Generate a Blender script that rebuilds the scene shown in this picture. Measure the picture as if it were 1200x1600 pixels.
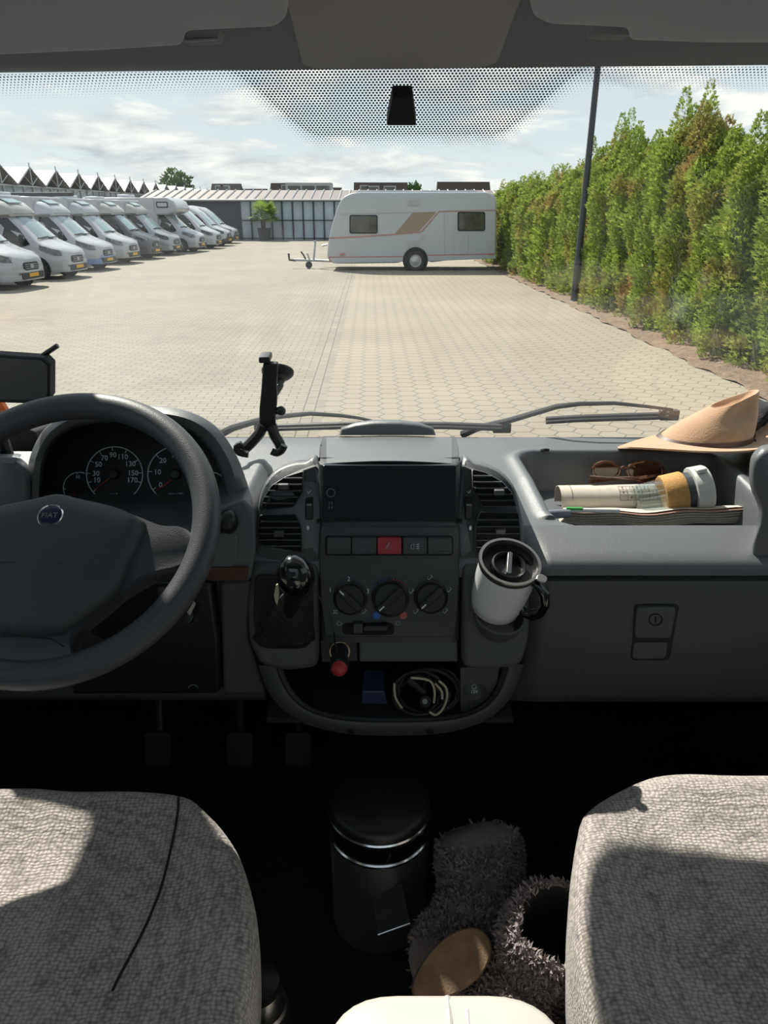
import bpy, bmesh, math, random
from mathutils import Vector, Matrix, noise
from mathutils.bvhtree import BVHTree
random.seed(7)
for o in list(bpy.data.objects): bpy.data.objects.remove(o)
SC = bpy.context.scene
COL = SC.collection
PI = math.pi
def R(d): return math.radians(d)

# ------------------------------------------------------------------ camera
CH = 1.95                      # eye height over the yard
F, PITCH = 1110.0, R(23)
cam = bpy.data.cameras.new('camera')
camo = bpy.data.objects.new('camera', cam); COL.objects.link(camo)
camo.location = (0, 0, CH); camo.rotation_euler = (PI/2-PITCH, 0, 0)
cam.sensor_fit = 'VERTICAL'; cam.sensor_height = 24.0; cam.lens = 24.0*F/1600
cam.clip_start = .02; cam.clip_end = 800
SC.camera = camo
# ------------------------------------------------------------------ exposure
vs = SC.view_settings
vs.view_transform = 'Standard'; vs.look = 'None'; vs.gamma = 1; vs.exposure = 0.15
vs.use_curve_mapping = False
# ------------------------------------------------------------------ sun
SUN_AZ, SUN_EL = R(-32), R(48)         # ahead and to the left
SUNV = Vector((math.sin(SUN_AZ)*math.cos(SUN_EL), math.cos(SUN_AZ)*math.cos(SUN_EL), math.sin(SUN_EL)))
sl = bpy.data.lights.new('sun', 'SUN'); sl.energy = 8.0; sl.angle = R(.6); sl.color = (1, .93, .82)
so = bpy.data.objects.new('sun', sl); COL.objects.link(so); so.location = (-20, 30, 40)
so.rotation_euler = SUNV.to_track_quat('Z', 'Y').to_euler()

# ------------------------------------------------------------------ node helpers
class NT:
    def __init__(s, tree):
        s.t = tree; tree.nodes.clear()
    def n(s, typ, ins=None, **kw):
        nd = s.t.nodes.new(typ)
        for k, v in kw.items(): setattr(nd, k, v)
        if ins:
            for k, v in ins.items():
                sock = nd.inputs[k]
                if isinstance(v, bpy.types.NodeSocket): s.t.links.new(v, sock)
                else: sock.default_value = v
        return nd
    def m(s, op, a, b=0.0, c=None, clamp=False):
        nd = s.n('ShaderNodeMath', {0: a, 1: b}, operation=op, use_clamp=clamp)
        if c is not None:
            if isinstance(c, bpy.types.NodeSocket): s.t.links.new(c, nd.inputs[2])
            else: nd.inputs[2].default_value = c
        return nd.outputs[0]
    def vm(s, op, a, b=(0, 0, 0), c=None, out=0):
        nd = s.n('ShaderNodeVectorMath', {0: a, 1: b}, operation=op)
        if c is not None: nd.inputs[2].default_value = c
        return nd.outputs['Value'] if op in ('LENGTH', 'DOT_PRODUCT', 'DISTANCE') else nd.outputs[0]
    def mix(s, f, a, b):
        nd = s.n('ShaderNodeMix', data_type='RGBA')
        for sock, v in ((nd.inputs[0], f), (nd.inputs[6], a), (nd.inputs[7], b)):
            if isinstance(v, bpy.types.NodeSocket): s.t.links.new(v, sock)
            else: sock.default_value = v
        return nd.outputs[2]
    def ramp(s, f, stops):
        nd = s.n('ShaderNodeValToRGB', {0: f}); e = nd.color_ramp.elements
        while len(e) < len(stops): e.new(.5)
        for i, (p, c) in enumerate(stops): e[i].position = p; e[i].color = c if len(c) == 4 else (*c, 1)
        return nd.outputs[0]

# ------------------------------------------------------------------ world: hazy sky with cumulus
w = bpy.data.worlds.new('sky'); SC.world = w; w.use_nodes = True
T = NT(w.node_tree)
tc = T.n('ShaderNodeTexCoord').outputs['Generated']
sep = T.n('ShaderNodeSeparateXYZ', {0: tc})
zz = T.m('MAXIMUM', sep.outputs[2], 0.0)
base = T.ramp(zz, [(0, (.80, .84, .84)), (.10, (.68, .76, .80)), (.35, (.56, .68, .79)), (1, (.42, .56, .72))])
den = T.m('ADD', zz, .22)
cx = T.m('DIVIDE', sep.outputs[0], den); cy = T.m('DIVIDE', sep.outputs[1], den)
cv = T.n('ShaderNodeCombineXYZ', {0: cx, 1: cy, 2: T.m('MULTIPLY', zz, 7.0)}).outputs[0]
n1 = T.n('ShaderNodeTexNoise', {'Vector': cv, 'Scale': 1.75, 'Detail': 10, 'Roughness': .60, 'Distortion': .3}).outputs[0]
n2 = T.n('ShaderNodeTexNoise', {'Vector': T.vm('ADD', cv, (.07, -.035, .20)), 'Scale': 1.75, 'Detail': 10, 'Roughness': .60, 'Distortion': .3}).outputs[0]
msk = T.ramp(n1, [(.45, (0, 0, 0)), (.54, (1, 1, 1))])
lit = T.m('MULTIPLY_ADD', T.m('SUBTRACT', n1, n2), 3.4, .50, clamp=True)
ccol = T.mix(lit, (.50, .55, .59, 1), (1.02, 1.0, .95, 1))
skyc = T.mix(T.m('MULTIPLY', msk, .92), base, ccol)
bg = T.n('ShaderNodeBackground', {0: skyc, 1: 1.0})
T.t.links.new(bg.outputs[0], T.n('ShaderNodeOutputWorld').inputs[0])

# ------------------------------------------------------------------ pixel geometry
CP, SP = math.cos(PITCH), math.sin(PITCH)
FW, UP, RT = Vector((0, CP, -SP)), Vector((0, SP, CP)), Vector((1, 0, 0))
CO = Vector((0, 0, CH))
def ray(px, py): return FW + RT*((px-600)/F) - UP*((py-800)/F)
def Y(px, py, y): d = ray(px, py); return CO + d*(y/d.y)            # where the line of sight meets world y
def Zr(px, py, z): d = ray(px, py); return CO + d*(z/d.z)            # z relative to the eye
def PL(px, py, p0, n): d = ray(px, py); return CO + d*((Vector(p0)-CO).dot(n)/d.dot(n))
def V(x, y, z): return Vector((x, y, z+CH))                          # cab coordinates: z relative to the eye
def lerp(a, b, t): return a+(b-a)*t
def tab(t, pts):
    if t <= pts[0][0]: return pts[0][1]
    for (a, b), (c, d) in zip(pts, pts[1:]):
        if t <= c: return b+(d-b)*(t-a)/(c-a)
    return pts[-1][1]
def smooth(p, n=4, closed=True):
    out = []; L = len(p); p = [Vector(q) if len(q) > 2 else Vector((q[0], q[1], 0)) for q in p]
    for i in range(L if closed else L-1):
        a, b, c, d = (p[(i-1) % L] if closed or i > 0 else p[0]), p[i], p[(i+1) % L], (p[(i+2) % L] if closed or i+2 < L else p[-1])
        for k in range(n):
            t = k/n
            out.append(.5*((2*b)+(c-a)*t+(2*a-5*b+4*c-d)*t*t+(3*b-a-3*c+d)*t**3))
    if not closed: out.append(p[-1])
    return out
def rrect(x0, y0, x1, y1, r, n=4):
    o = []
    for cx_, cy_, a0 in ((x1-r, y0+r, -90), (x1-r, y1-r, 0), (x0+r, y1-r, 90), (x0+r, y0+r, 180)):
        for k in range(n+1):
            a = R(a0+90*k/n); o.append((cx_+r*math.cos(a), cy_+r*math.sin(a)))
    return o
def rpoly(p, r, n=4):                                               # polygon with rounded corners
    o = []; L = len(p)
    for i in range(L):
        a, b, c = (Vector(p[(i+k-1) % L][:2]) for k in range(3))
        rr = min(r, (a-b).length*.45, (c-b).length*.45)
        s, e = b+(a-b).normalized()*rr, b+(c-b).normalized()*rr
        for k in range(n+1):
            t = k/n; q = s*(1-t)**2+b*2*t*(1-t)+e*t*t; o.append((q.x, q.y))
    return o

# ------------------------------------------------------------------ mesh builder
class MB:
    def __init__(s): s.v = []; s.f = []; s.mi = []; s.cur = 0
    def add(s, vs_, fs):
        o = len(s.v); s.v += [Vector(q) for q in vs_]
        for f in fs: s.f.append([i+o for i in f]); s.mi.append(s.cur)
        return s
    def box(s, c, d, rot=None):
        c = Vector(c); h = [Vector((i*d[0]/2, j*d[1]/2, k*d[2]/2)) for i in (-1, 1) for j in (-1, 1) for k in (-1, 1)]
        if rot: h = [rot @ q for q in h]
        return s.add([c+q for q in h], [(0, 1, 3, 2), (4, 6, 7, 5), (0, 4, 5, 1), (2, 3, 7, 6), (0, 2, 6, 4), (1, 5, 7, 3)])
    def prism(s, front, off):
        n = len(front); front = [Vector(q) for q in front]
        offs = off if isinstance(off, list) else [Vector(off)]*n
        return s.add(front+[a+b for a, b in zip(front, offs)], [list(range(n)), list(range(2*n-1, n-1, -1))]+[(i, i+n, (i+1) % n+n, (i+1) % n) for i in range(n)])
    def loft(s, rings, closed=True, cap0=True, cap1=True):
        n = len(rings[0]); vs_ = [q for r in rings for q in r]; fs = []
        for j in range(len(rings)-1):
            for i in range(n if closed else n-1):
                k = (i+1) % n
                fs.append((j*n+i, j*n+k, (j+1)*n+k, (j+1)*n+i))
        if cap0: fs.append(list(range(n-1, -1, -1)))
        if cap1: fs.append([(len(rings)-1)*n+i for i in range(n)])
        return s.add(vs_, fs)
    def tube(s, path, r, n=8, closed=False, flat=1.0, upv=None):
        path = [Vector(p) for p in path]; L = len(path); rings = []
        rr = r if isinstance(r, (list, tuple)) else [r]*L
        up = upv or Vector((0.03, 0.05, 1))
        prev = None
        for i, p in enumerate(path):
            t = (path[(i+1) % L]-path[i-1]) if closed else (path[min(i+1, L-1)]-path[max(i-1, 0)])
            if t.length < 1e-9: t = Vector((0, 0, 1))
            t.normalize()
            a = prev - t*prev.dot(t) if prev and prev.cross(t).length > .05 else up - t*up.dot(t)
            if a.length < 1e-4: a = Vector((1, 0, 0)) - t*t.x
            a.normalize(); prev = a; b = t.cross(a)
            rings.append([p+(a*math.cos(2*PI*k/n)*flat+b*math.sin(2*PI*k/n))*rr[i] for k in range(n)])
        if closed: rings.append(rings[0]); return s.loft(rings, True, False, False)
        return s.loft(rings)
    def cyl(s, a, b, r0, r1=None, n=24): return s.tube([a, b], [r0, r0 if r1 is None else r1], n)
    def lathe(s, prof, o, ax=(0, 0, 1), n=32, cap=True, sx=1.0):
        ax = Vector(ax).normalized(); a = ax.orthogonal().normalized()
        if abs(ax.z) > .5: a = Vector((1, 0, 0)); a = (a-ax*a.dot(ax)).normalized()
        b = ax.cross(a); o = Vector(o)
        return s.loft([[o+ax*h+(a*math.cos(2*PI*k/n)*sx+b*math.sin(2*PI*k/n))*max(r, 1e-5) for k in range(n)] for r, h in prof], True, cap, cap)
    def ball(s, c, r, nu=20, nv=12, rot=None):
        r = (r, r, r) if not isinstance(r, (tuple, list)) else r; rings = []
        for j in range(1, nv):
            th = PI*j/nv
            rings.append([Vector((r[0]*math.sin(th)*math.cos(2*PI*i/nu), r[1]*math.sin(th)*math.sin(2*PI*i/nu), -r[2]*math.cos(th))) for i in range(nu)])
        if rot: rings = [[rot @ q for q in g] for g in rings]
        return s.loft([[Vector(c)+q for q in g] for g in rings])
    def grid(s, fn, nu, nv):
        vs_ = [fn(i/nu, j/nv) for j in range(nv+1) for i in range(nu+1)]
        return s.add(vs_, [(j*(nu+1)+i, j*(nu+1)+i+1, (j+1)*(nu+1)+i+1, (j+1)*(nu+1)+i) for j in range(nv) for i in range(nu)])
    def slab(s, fn, nu, nv, off):                                   # grid with thickness
        off = Vector(off); m = (nu+1)*(nv+1)
        a = [Vector(fn(i/nu, j/nv)) for j in range(nv+1) for i in range(nu+1)]
        q = lambda i, j: j*(nu+1)+i
        fs = [(q(i, j), q(i+1, j), q(i+1, j+1), q(i, j+1)) for j in range(nv) for i in range(nu)]
        fs += [tuple(m+k for k in reversed(f)) for f in fs]
        for i in range(nu): fs += [(q(i+1, 0), q(i, 0), m+q(i, 0), m+q(i+1, 0)), (q(i, nv), q(i+1, nv), m+q(i+1, nv), m+q(i, nv))]
        for j in range(nv): fs += [(q(0, j), q(0, j+1), m+q(0, j+1), m+q(0, j)), (q(nu, j+1), q(nu, j), m+q(nu, j), m+q(nu, j+1))]
        return s.add(a+[p+off for p in a], fs)
    def text(s, body, o, ex, ey, size, depth=.0004, align='CENTER', bold=0.0, space=1.0):
        c = bpy.data.curves.new('t', 'FONT'); c.body = body; c.size = size; c.extrude = depth; c.offset = bold; c.space_character = space
        c.align_x = align; c.align_y = 'CENTER'; c.resolution_u = 2
        ob = bpy.data.objects.new('t', c); me = bpy.data.meshes.new_from_object(ob)
        ex, ey = Vector(ex).normalized(), Vector(ey).normalized(); ez = ex.cross(ey); o = Vector(o)
        s.add([o+ex*q.co.x+ey*q.co.y+ez*q.co.z for q in me.vertices], [list(p.vertices) for p in me.polygons])
        bpy.data.objects.remove(ob); bpy.data.curves.remove(c); bpy.data.meshes.remove(me)
        return s
    def obj(s, name, mat, parent=None, ang=35, bevel=0, seg=2, sub=0, fix=True, flat=False):
        me = bpy.data.meshes.new(name); me.from_pydata([tuple(q) for q in s.v], [], s.f)
        for m_ in (mat if isinstance(mat, (list, tuple)) else [mat]): me.materials.append(m_)
        if any(s.mi): me.polygons.foreach_set('material_index', s.mi)
        if fix:
            bm = bmesh.new(); bm.from_mesh(me); bmesh.ops.recalc_face_normals(bm, faces=bm.faces); bm.to_mesh(me); bm.free()
        me.update()
        if not flat:
            me.shade_smooth()
            if ang < 180: me.set_sharp_from_angle(angle=R(ang))
        o = bpy.data.objects.new(name, me); COL.objects.link(o)
        if parent is not None:
            o.parent = parent
            if parent.type == 'EMPTY' or True: o.matrix_parent_inverse = parent_inv(parent)
        if bevel:
            b = o.modifiers.new('bevel', 'BEVEL'); b.width = bevel; b.segments = seg; b.limit_method = 'ANGLE'; b.angle_limit = R(40)
            b.harden_normals = False
        if sub:
            m2 = o.modifiers.new('sub', 'SUBSURF'); m2.levels = m2.render_levels = sub
        return o
def wm(o):
    m_ = Matrix.LocRotScale(o.location, o.rotation_euler, o.scale)
    return wm(o.parent) @ o.matrix_parent_inverse @ m_ if o.parent else m_
def parent_inv(p): return wm(p).inverted()
def empty(name, loc, label=None, cat=None, group=None, rz=0):
    o = bpy.data.objects.new(name, None); COL.objects.link(o); o.location = loc; o.rotation_euler = (0, 0, rz); o.empty_display_size = .1
    return tag(o, label, cat, group)
def tag(o, label=None, cat=None, group=None, kind=None):
    if label: o['label'] = label
    if cat: o['category'] = cat
    if group: o['group'] = group
    if kind: o['kind'] = kind
    return o
def struct(o, label=None): o['kind'] = 'structure'; return tag(o, label)
def kids(o): return [c for c in bpy.data.objects if c.parent == o]
def copy_tree(o, parent=None):
    c = o.copy(); COL.objects.link(c); c.parent = parent
    for ch in kids(o): copy_tree(ch, c)
    return c
def mark(*pts): pass

# ------------------------------------------------------------------ materials
def M(name, col, rough=.5, metal=0.0, bump=0, bscale=300, var=0, vscale=20, coat=0, spec=.5, alpha=None, sheen=0, trans=0, detail=3):
    m = bpy.data.materials.new(name); m.use_nodes = True; t = NT(m.node_tree)
    c = (*col, 1) if len(col) == 3 else col
    p = t.n('ShaderNodeBsdfPrincipled', {'Base Color': c, 'Roughness': rough, 'Metallic': metal, 'Coat Weight': coat, 'Specular IOR Level': spec, 'Sheen Weight': sheen, 'Transmission Weight': trans})
    tc_ = t.n('ShaderNodeTexCoord').outputs['Object']
    if var:
        nz = t.n('ShaderNodeTexNoise', {'Vector': tc_, 'Scale': vscale, 'Detail': 4}).outputs[0]
        c2 = tuple(min(1, q*(1+var)) for q in c[:3])+(1,); c1 = tuple(q*(1-var) for q in c[:3])+(1,)
        t.t.links.new(t.mix(t.m('MULTIPLY_ADD', nz, 2.2, -.6, clamp=True), c1, c2), p.inputs['Base Color'])
    if bump:
        nz = t.n('ShaderNodeTexNoise', {'Vector': tc_, 'Scale': bscale, 'Detail': detail}).outputs[0]
        b = t.n('ShaderNodeBump', {'Height': nz, 'Strength': bump, 'Distance': .6/bscale})
        t.t.links.new(b.outputs[0], p.inputs['Normal'])
    t.t.links.new(p.outputs[0], t.n('ShaderNodeOutputMaterial').inputs[0])
    return m
mt = {}
mt['dash'] = M('dash_grain', (.105, .114, .126), .38, bump=.7, bscale=850, spec=.7)
mt['dash2'] = M('console_grain', (.046, .050, .056), .5, bump=.4, bscale=700)
mt['dash3'] = M('lower_dash', (.070, .073, .080), .55, bump=.5, bscale=420)
mt['black'] = M('black_plastic', (.012, .013, .015), .38)
mt['blackm'] = M('black_matt', (.014, .015, .017), .75)
mt['rubber'] = M('rubber', (.018, .018, .02), .6, bump=.2, bscale=400)
mt['gloss'] = M('gloss_black', (.006, .007, .008), .12, coat=.6)
mt['screen'] = M('screen_glass', (.006, .008, .011), .17, spec=.6)
mt['screen2'] = M('tablet_screen', (.02, .024, .03), .25)
mt['wheel'] = M('wheel_foam', (.062, .066, .076), .46, bump=.35, bscale=600)
mt['hub'] = M('airbag_cover', (.055, .058, .066), .55, bump=.35, bscale=600)
mt['slot'] = M('slot_dark', (.004, .004, .005), .8)
mt['slat'] = M('vent_slat', (.04, .042, .048), .35)
mt['mark'] = M('white_marking', (.75, .77, .78), .5)
mt['markd'] = M('grey_marking', (.20, .21, .22), .5)
mt['dialm'] = M('dial_marking', (.8, .84, .86), .5)
mt['dialf'] = M('dial_face', (.015, .018, .022), .6)
mt['needle'] = M('needle_red', (.50, .07, .04), .5)
mt['red'] = M('hazard_red', (.38, .025, .04), .4)
mt['reddot'] = M('red_dot', (.5, .09, .10), .4)
mt['bluedot'] = M('blue_dot', (.03, .13, .45), .4)
mt['chrome'] = M('chrome', (.75, .76, .78), .15, 1)
mt['steel'] = M('brushed_steel', (.42, .42, .42), .32, 1, bump=.1, bscale=200)
mt['steeld'] = M('bin_steel', (.75, .75, .77), .42, 1)
mt['gold'] = M('brass_ring', (.7, .5, .32), .25, 1)
mt['wood'] = M('dark_wood_trim', (.09, .035, .02), .35, var=.5, vscale=60)
mt['head'] = M('headliner', (.40, .375, .37), .95, bump=.8, bscale=500)
mt['visor'] = M('visor_cloth', (.45, .465, .50), .9, bump=.6, bscale=450)
mt['header'] = M('header_trim', (.20, .21, .23), .8, bump=.3, bscale=500)
mt['shell'] = M('cabin_wall', (.52, .545, .57), .8, var=.05)
mt['floor'] = M('cab_mat', (.008, .010, .012), .95, bump=.6, bscale=250)
mt['white'] = M('white_gloss', (.74, .75, .78), .3, coat=.3)
mt['whitep'] = M('white_plastic', (.47, .455, .42), .35, coat=.2)
mt['felt'] = M('hat_felt', (.46, .285, .17), .95, bump=.6, bscale=380, var=.08, vscale=40, sheen=.4)
mt['band'] = M('hat_band', (.10, .055, .045), .5)
mt['cloth'] = M('black_cloth', (.012, .013, .016), .95, bump=.6, bscale=200)
mt['paper'] = M('newsprint', (.52, .48, .41), .9, var=.08, vscale=60)
mt['pink'] = M('pink_page', (.55, .33, .27), .9)
mt['ink'] = M('ink', (.06, .06, .06), .8)
mt['cork'] = M('cork', (.50, .27, .09), .85, bump=.4, bscale=500, var=.3, vscale=450)
mt['lidp'] = M('cup_lid', (.56, .57, .54), .55)
mt['ring'] = M('smoky_ring', (.06, .065, .075), .3)
mt['tort'] = M('tortoise_shell', (.10, .04, .02), .12, var=.9, vscale=90, coat=.5)
mt['lens'] = M('sunglass_lens', (.045, .02, .012), .08, coat=.6)
mt['green'] = M('pen_green', (.05, .35, .08), .4)
mt['penb'] = M('pen_body', (.6, .63, .62), .25)
mt['pod'] = M('pen_blue_grey', (.16, .17, .22), .25, coat=.5)
mt['cream'] = M('cream_cable', (.50, .44, .32), .5)
mt['bluec'] = M('blue_case', (.05, .07, .13), .2)
mt['orange'] = M('orange_plastic', (.85, .16, .02), .5)
mt['sole'] = M('boot_sole', (.19, .125, .08), .95, bump=.5, bscale=300, var=.2, vscale=50)
mt['fur'] = M('boot_fleece', (.25, .21, .215), 1.0, bump=.8, bscale=90, var=.2, vscale=60, sheen=.3)
# ================================================================== special materials
def glass_mat(name, tint=(.93, .96, .95), refl=.05, haze=.03, frit=False, rough=.0):
    m = bpy.data.materials.new(name); m.use_nodes = True; t = NT(m.node_tree)
    tr = t.n('ShaderNodeBsdfTransparent', {0: (*tint, 1)}).outputs[0]
    gl = t.n('ShaderNodeBsdfGlossy', {'Color': (1, 1, 1, 1), 'Roughness': rough}).outputs[0]
    fc = t.n('ShaderNodeLayerWeight', {0: .5}).outputs['Facing']
    fr = t.m('MULTIPLY_ADD', t.m('POWER', fc, 5.0), .45, refl, clamp=True)
    a = t.n('ShaderNodeMixShader', {0: fr, 1: tr, 2: gl}).outputs[0]
    if haze:
        tl = t.n('ShaderNodeBsdfTranslucent', {0: (.85, .92, 1, 1)}).outputs[0]
        a = t.n('ShaderNodeMixShader', {0: haze, 1: a, 2: tl}).outputs[0]
    if frit:
        uv = t.n('ShaderNodeUVMap').outputs[0]; P = 1/.0036
        p = t.vm('MULTIPLY', uv, (P, P*1.02, 0)); s = (1, 1.7320508, 1)
        def lat(off):
            q = t.vm('ADD', p, off)
            wr = t.n('ShaderNodeVectorMath', {0: q, 1: s, 2: (0, 0, 0)}, operation='WRAP').outputs[0]
            return t.vm('LENGTH', t.vm('MULTIPLY', t.vm('SUBTRACT', wr, (.5, .8660254, 0)), (1, 1, 0)))
        d = t.m('MINIMUM', lat((500, 173.20508, 0)), lat((500.5, 174.07111, 0)))
        sp = t.n('ShaderNodeSeparateXYZ', {0: uv}); u, v = sp.outputs[0], sp.outputs[1]
        e = t.m('DIVIDE', t.m('SUBTRACT', .182, t.m('ABSOLUTE', t.m('SUBTRACT', u, .024))), .092, clamp=True)
        ss = t.m('MULTIPLY', t.m('MULTIPLY', e, e), t.m('SUBTRACT', 3.0, t.m('MULTIPLY', e, 2.0)))
        vb = t.m('MULTIPLY_ADD', ss, .082, -.004)
        dist = t.m('SUBTRACT', v, vb)
        w_ = t.m('MULTIPLY_ADD', ss, -.012, .036)
        r = t.m('MULTIPLY', t.m('SUBTRACT', 1.0, t.m('DIVIDE', dist, w_, clamp=True), clamp=True), .33)
        inside = t.m('LESS_THAN', dist, 0.0)
        r = t.m('ADD', t.m('MULTIPLY', r, .85), t.m('MULTIPLY', inside, .045))
        mask = t.m('MULTIPLY', t.m('LESS_THAN', d, r), t.m('GREATER_THAN', r, .04))
        edge = t.m('LESS_THAN', t.m('ABSOLUTE', t.m('SUBTRACT', dist, 0.0)), 0.0)
        dk = t.n('ShaderNodeBsdfDiffuse', {0: (.035, .04, .05, 1)}).outputs[0]
        a = t.n('ShaderNodeMixShader', {0: mask, 1: a, 2: dk}).outputs[0]
    t.t.links.new(a, t.n('ShaderNodeOutputMaterial').inputs[0])
    return m
mt['windshield'] = glass_mat('windshield_glass', (.97, .985, .98), .012, .006, True)
mt['glass'] = glass_mat('clear_glass', (.84, .88, .88), .10, .03)
mt['clusterglass'] = glass_mat('cluster_glass', (.9, .9, .9), .035, .012)
def ground_mat():
    m = bpy.data.materials.new('concrete_pavers'); m.use_nodes = True; t = NT(m.node_tree)
    P = t.n('ShaderNodeTexCoord').outputs['Object']
    sp = t.n('ShaderNodeSeparateXYZ', {0: P}); x = sp.outputs[0]
    S = 1/.225
    p = t.vm('MULTIPLY', P, (S, S, 0))
    # hexagons with points left and right: long axis along x
    s = (1.7320508*1.06, 1.0, 1)
    def lat(off):
        q = t.vm('ADD', p, off)
        wr = t.n('ShaderNodeVectorMath', {0: q, 1: s, 2: (0, 0, 0)}, operation='WRAP').outputs[0]
        return t.vm('SUBTRACT', wr, (s[0]/2, .5, 0))
    A, B = lat((s[0]*200, 100, 0)), lat((s[0]*200.5, 100.5, 0))
    la, lb = t.vm('LENGTH', t.vm('MULTIPLY', A, (1, 1, 0))), t.vm('LENGTH', t.vm('MULTIPLY', B, (1, 1, 0)))
    sel = t.m('LESS_THAN', la, lb)
    nd = t.n('ShaderNodeMix', {0: sel}, data_type='VECTOR')
    t.t.links.new(B, nd.inputs[4]); t.t.links.new(A, nd.inputs[5]); G = nd.outputs[1]
    aG = t.vm('ABSOLUTE', G)
    hd = t.m('MAXIMUM', t.vm('DOT_PRODUCT', aG, (0, 1, 0)), t.vm('DOT_PRODUCT', aG, (.85/1.06, .5, 0)))
    gap = t.m('MULTIPLY', t.m('SUBTRACT', hd, .455), 40.0, clamp=True)
    cid = t.vm('SUBTRACT', p, G)
    wn = t.n('ShaderNodeTexWhiteNoise', {'Vector': t.vm('MULTIPLY', cid, (1.37, 1.91, 0))}, noise_dimensions='2D').outputs[0]
    big = t.n('ShaderNodeTexNoise', {'Vector': P, 'Scale': .35, 'Detail': 5, 'Roughness': .6}).outputs[0]
    fine = t.n('ShaderNodeTexNoise', {'Vector': P, 'Scale': 60, 'Detail': 3}).outputs[0]
    tone = t.m('MULTIPLY_ADD', wn, .16, t.m('MULTIPLY_ADD', big, .5, t.m('MULTIPLY_ADD', fine, .3, .48)))
    hexc = t.mix(gap, (.262, .232, .180, 1), (.115, .102, .080, 1))
    # running bond pavers left of the strip
    br = t.n('ShaderNodeTexBrick', {'Vector': P, 'Color1': (.255, .232, .185, 1), 'Color2': (.222, .203, .165, 1), 'Mortar': (.105, .094, .075, 1), 'Scale': 1.0, 'Mortar Size': .006, 'Mortar Smooth': .3, 'Bias': 0, 'Brick Width': .21, 'Row Height': .105}, offset=.5)
    xs = t.n('ShaderNodeTexBrick', {'Vector': t.n('ShaderNodeVectorRotate', {0: P, 'Angle': PI/2}).outputs[0], 'Color1': (.245, .222, .18, 1), 'Color2': (.21, .19, .155, 1), 'Mortar': (.105, .095, .078, 1), 'Scale': 1.0, 'Mortar Size': .007, 'Mortar Smooth': .3, 'Brick Width': .3, 'Row Height': .12}, offset=.5)
    left = t.m('LESS_THAN', x, -.74); strip = t.m('LESS_THAN', x, -.50)
    c = t.mix(strip, hexc, xs.outputs[0]); c = t.mix(left, c, br.outputs[0])
    nd = t.n('ShaderNodeVectorMath', {0: c}, operation='SCALE'); t.t.links.new(tone, nd.inputs[3])
    b = t.n('ShaderNodeBsdfPrincipled', {'Base Color': nd.outputs[0], 'Roughness': .85, 'Specular IOR Level': .3})
    bp = t.n('ShaderNodeBump', {'Height': t.m('SUBTRACT', fine, gap), 'Strength': .3, 'Distance': .006})
    t.t.links.new(bp.outputs[0], b.inputs['Normal'])
    t.t.links.new(b.outputs[0], t.n('ShaderNodeOutputMaterial').inputs[0])
    return m
def fabric_mat():
    m = bpy.data.materials.new('woven_seat_fabric'); m.use_nodes = True; t = NT(m.node_tree)
    P = t.n('ShaderNodeTexCoord').outputs['Object']
    wv = t.n('ShaderNodeTexNoise', {'Vector': P, 'Scale': 25, 'Detail': 2}).outputs['Color']
    Q = t.n('ShaderNodeMix', {0: .012}, data_type='VECTOR'); t.t.links.new(P, Q.inputs[4]); t.t.links.new(wv, Q.inputs[5])
    Qs = t.vm('MULTIPLY', Q.outputs[1], (1, 1.35, 1))
    vo = t.n('ShaderNodeTexVoronoi', {'Vector': Qs, 'Scale': 178, 'Randomness': .42}).outputs[0]
    fi = t.n('ShaderNodeTexNoise', {'Vector': P, 'Scale': 900, 'Detail': 2}).outputs[0]
    la = t.n('ShaderNodeTexNoise', {'Vector': P, 'Scale': 14, 'Detail': 4}).outputs[0]
    k = t.m('MULTIPLY_ADD', la, .35, t.m('MULTIPLY', vo, -1.0))
    c = t.mix(t.m('MULTIPLY_ADD', k, 1.3, 1.0, clamp=True), (.085, .080, .080, 1), (.53, .48, .45, 1))
    h = t.m('MULTIPLY_ADD', fi, .6, t.m('MULTIPLY', vo, -1.0))
    bp = t.n('ShaderNodeBump', {'Height': h, 'Strength': .75, 'Distance': .003})
    b = t.n('ShaderNodeBsdfPrincipled', {'Base Color': c, 'Roughness': .95, 'Normal': bp.outputs[0], 'Sheen Weight': .25, 'Specular IOR Level': .15})
    t.t.links.new(b.outputs[0], t.n('ShaderNodeOutputMaterial').inputs[0])
    return m
def leaf_mat(name, g1, g2, br, bamt=.35, tr=.35):
    m = bpy.data.materials.new(name); m.use_nodes = True; t = NT(m.node_tree)
    geo = t.n('ShaderNodeNewGeometry'); ob = t.n('ShaderNodeObjectInfo')
    rnd = geo.outputs['Random Per Island']
    big = t.n('ShaderNodeTexNoise', {'Vector': geo.outputs['Position'], 'Scale': 1.1, 'Detail': 3}).outputs[0]
    c = t.mix(rnd, (*g1, 1), (*g2, 1))
    k = t.m('MULTIPLY', t.m('MULTIPLY_ADD', big, 5.0, -2.95 + bamt, clamp=True), .75)
    c = t.mix(k, c, (*br, 1))
    d = t.n('ShaderNodeBsdfPrincipled', {'Base Color': c, 'Roughness': .6, 'Specular IOR Level': .3}).outputs[0]
    l = t.n('ShaderNodeBsdfTranslucent', {0: c}).outputs[0]
    a = t.n('ShaderNodeMixShader', {0: tr, 1: d, 2: l}).outputs[0]
    t.t.links.new(a, t.n('ShaderNodeOutputMaterial').inputs[0])
    return m
mt['ground'] = ground_mat(); mt['fabric'] = fabric_mat()
mt['leaf'] = leaf_mat('thuja_spray', (.15, .24, .035), (.36, .43, .09), (.36, .18, .09))
mt['leafd'] = leaf_mat('dark_leaf', (.03, .07, .02), (.06, .11, .03), (.05, .08, .03), 0)
mt['palm'] = leaf_mat('palm_leaf', (.16, .26, .05), (.28, .36, .08), (.3, .3, .1), 0)
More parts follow.
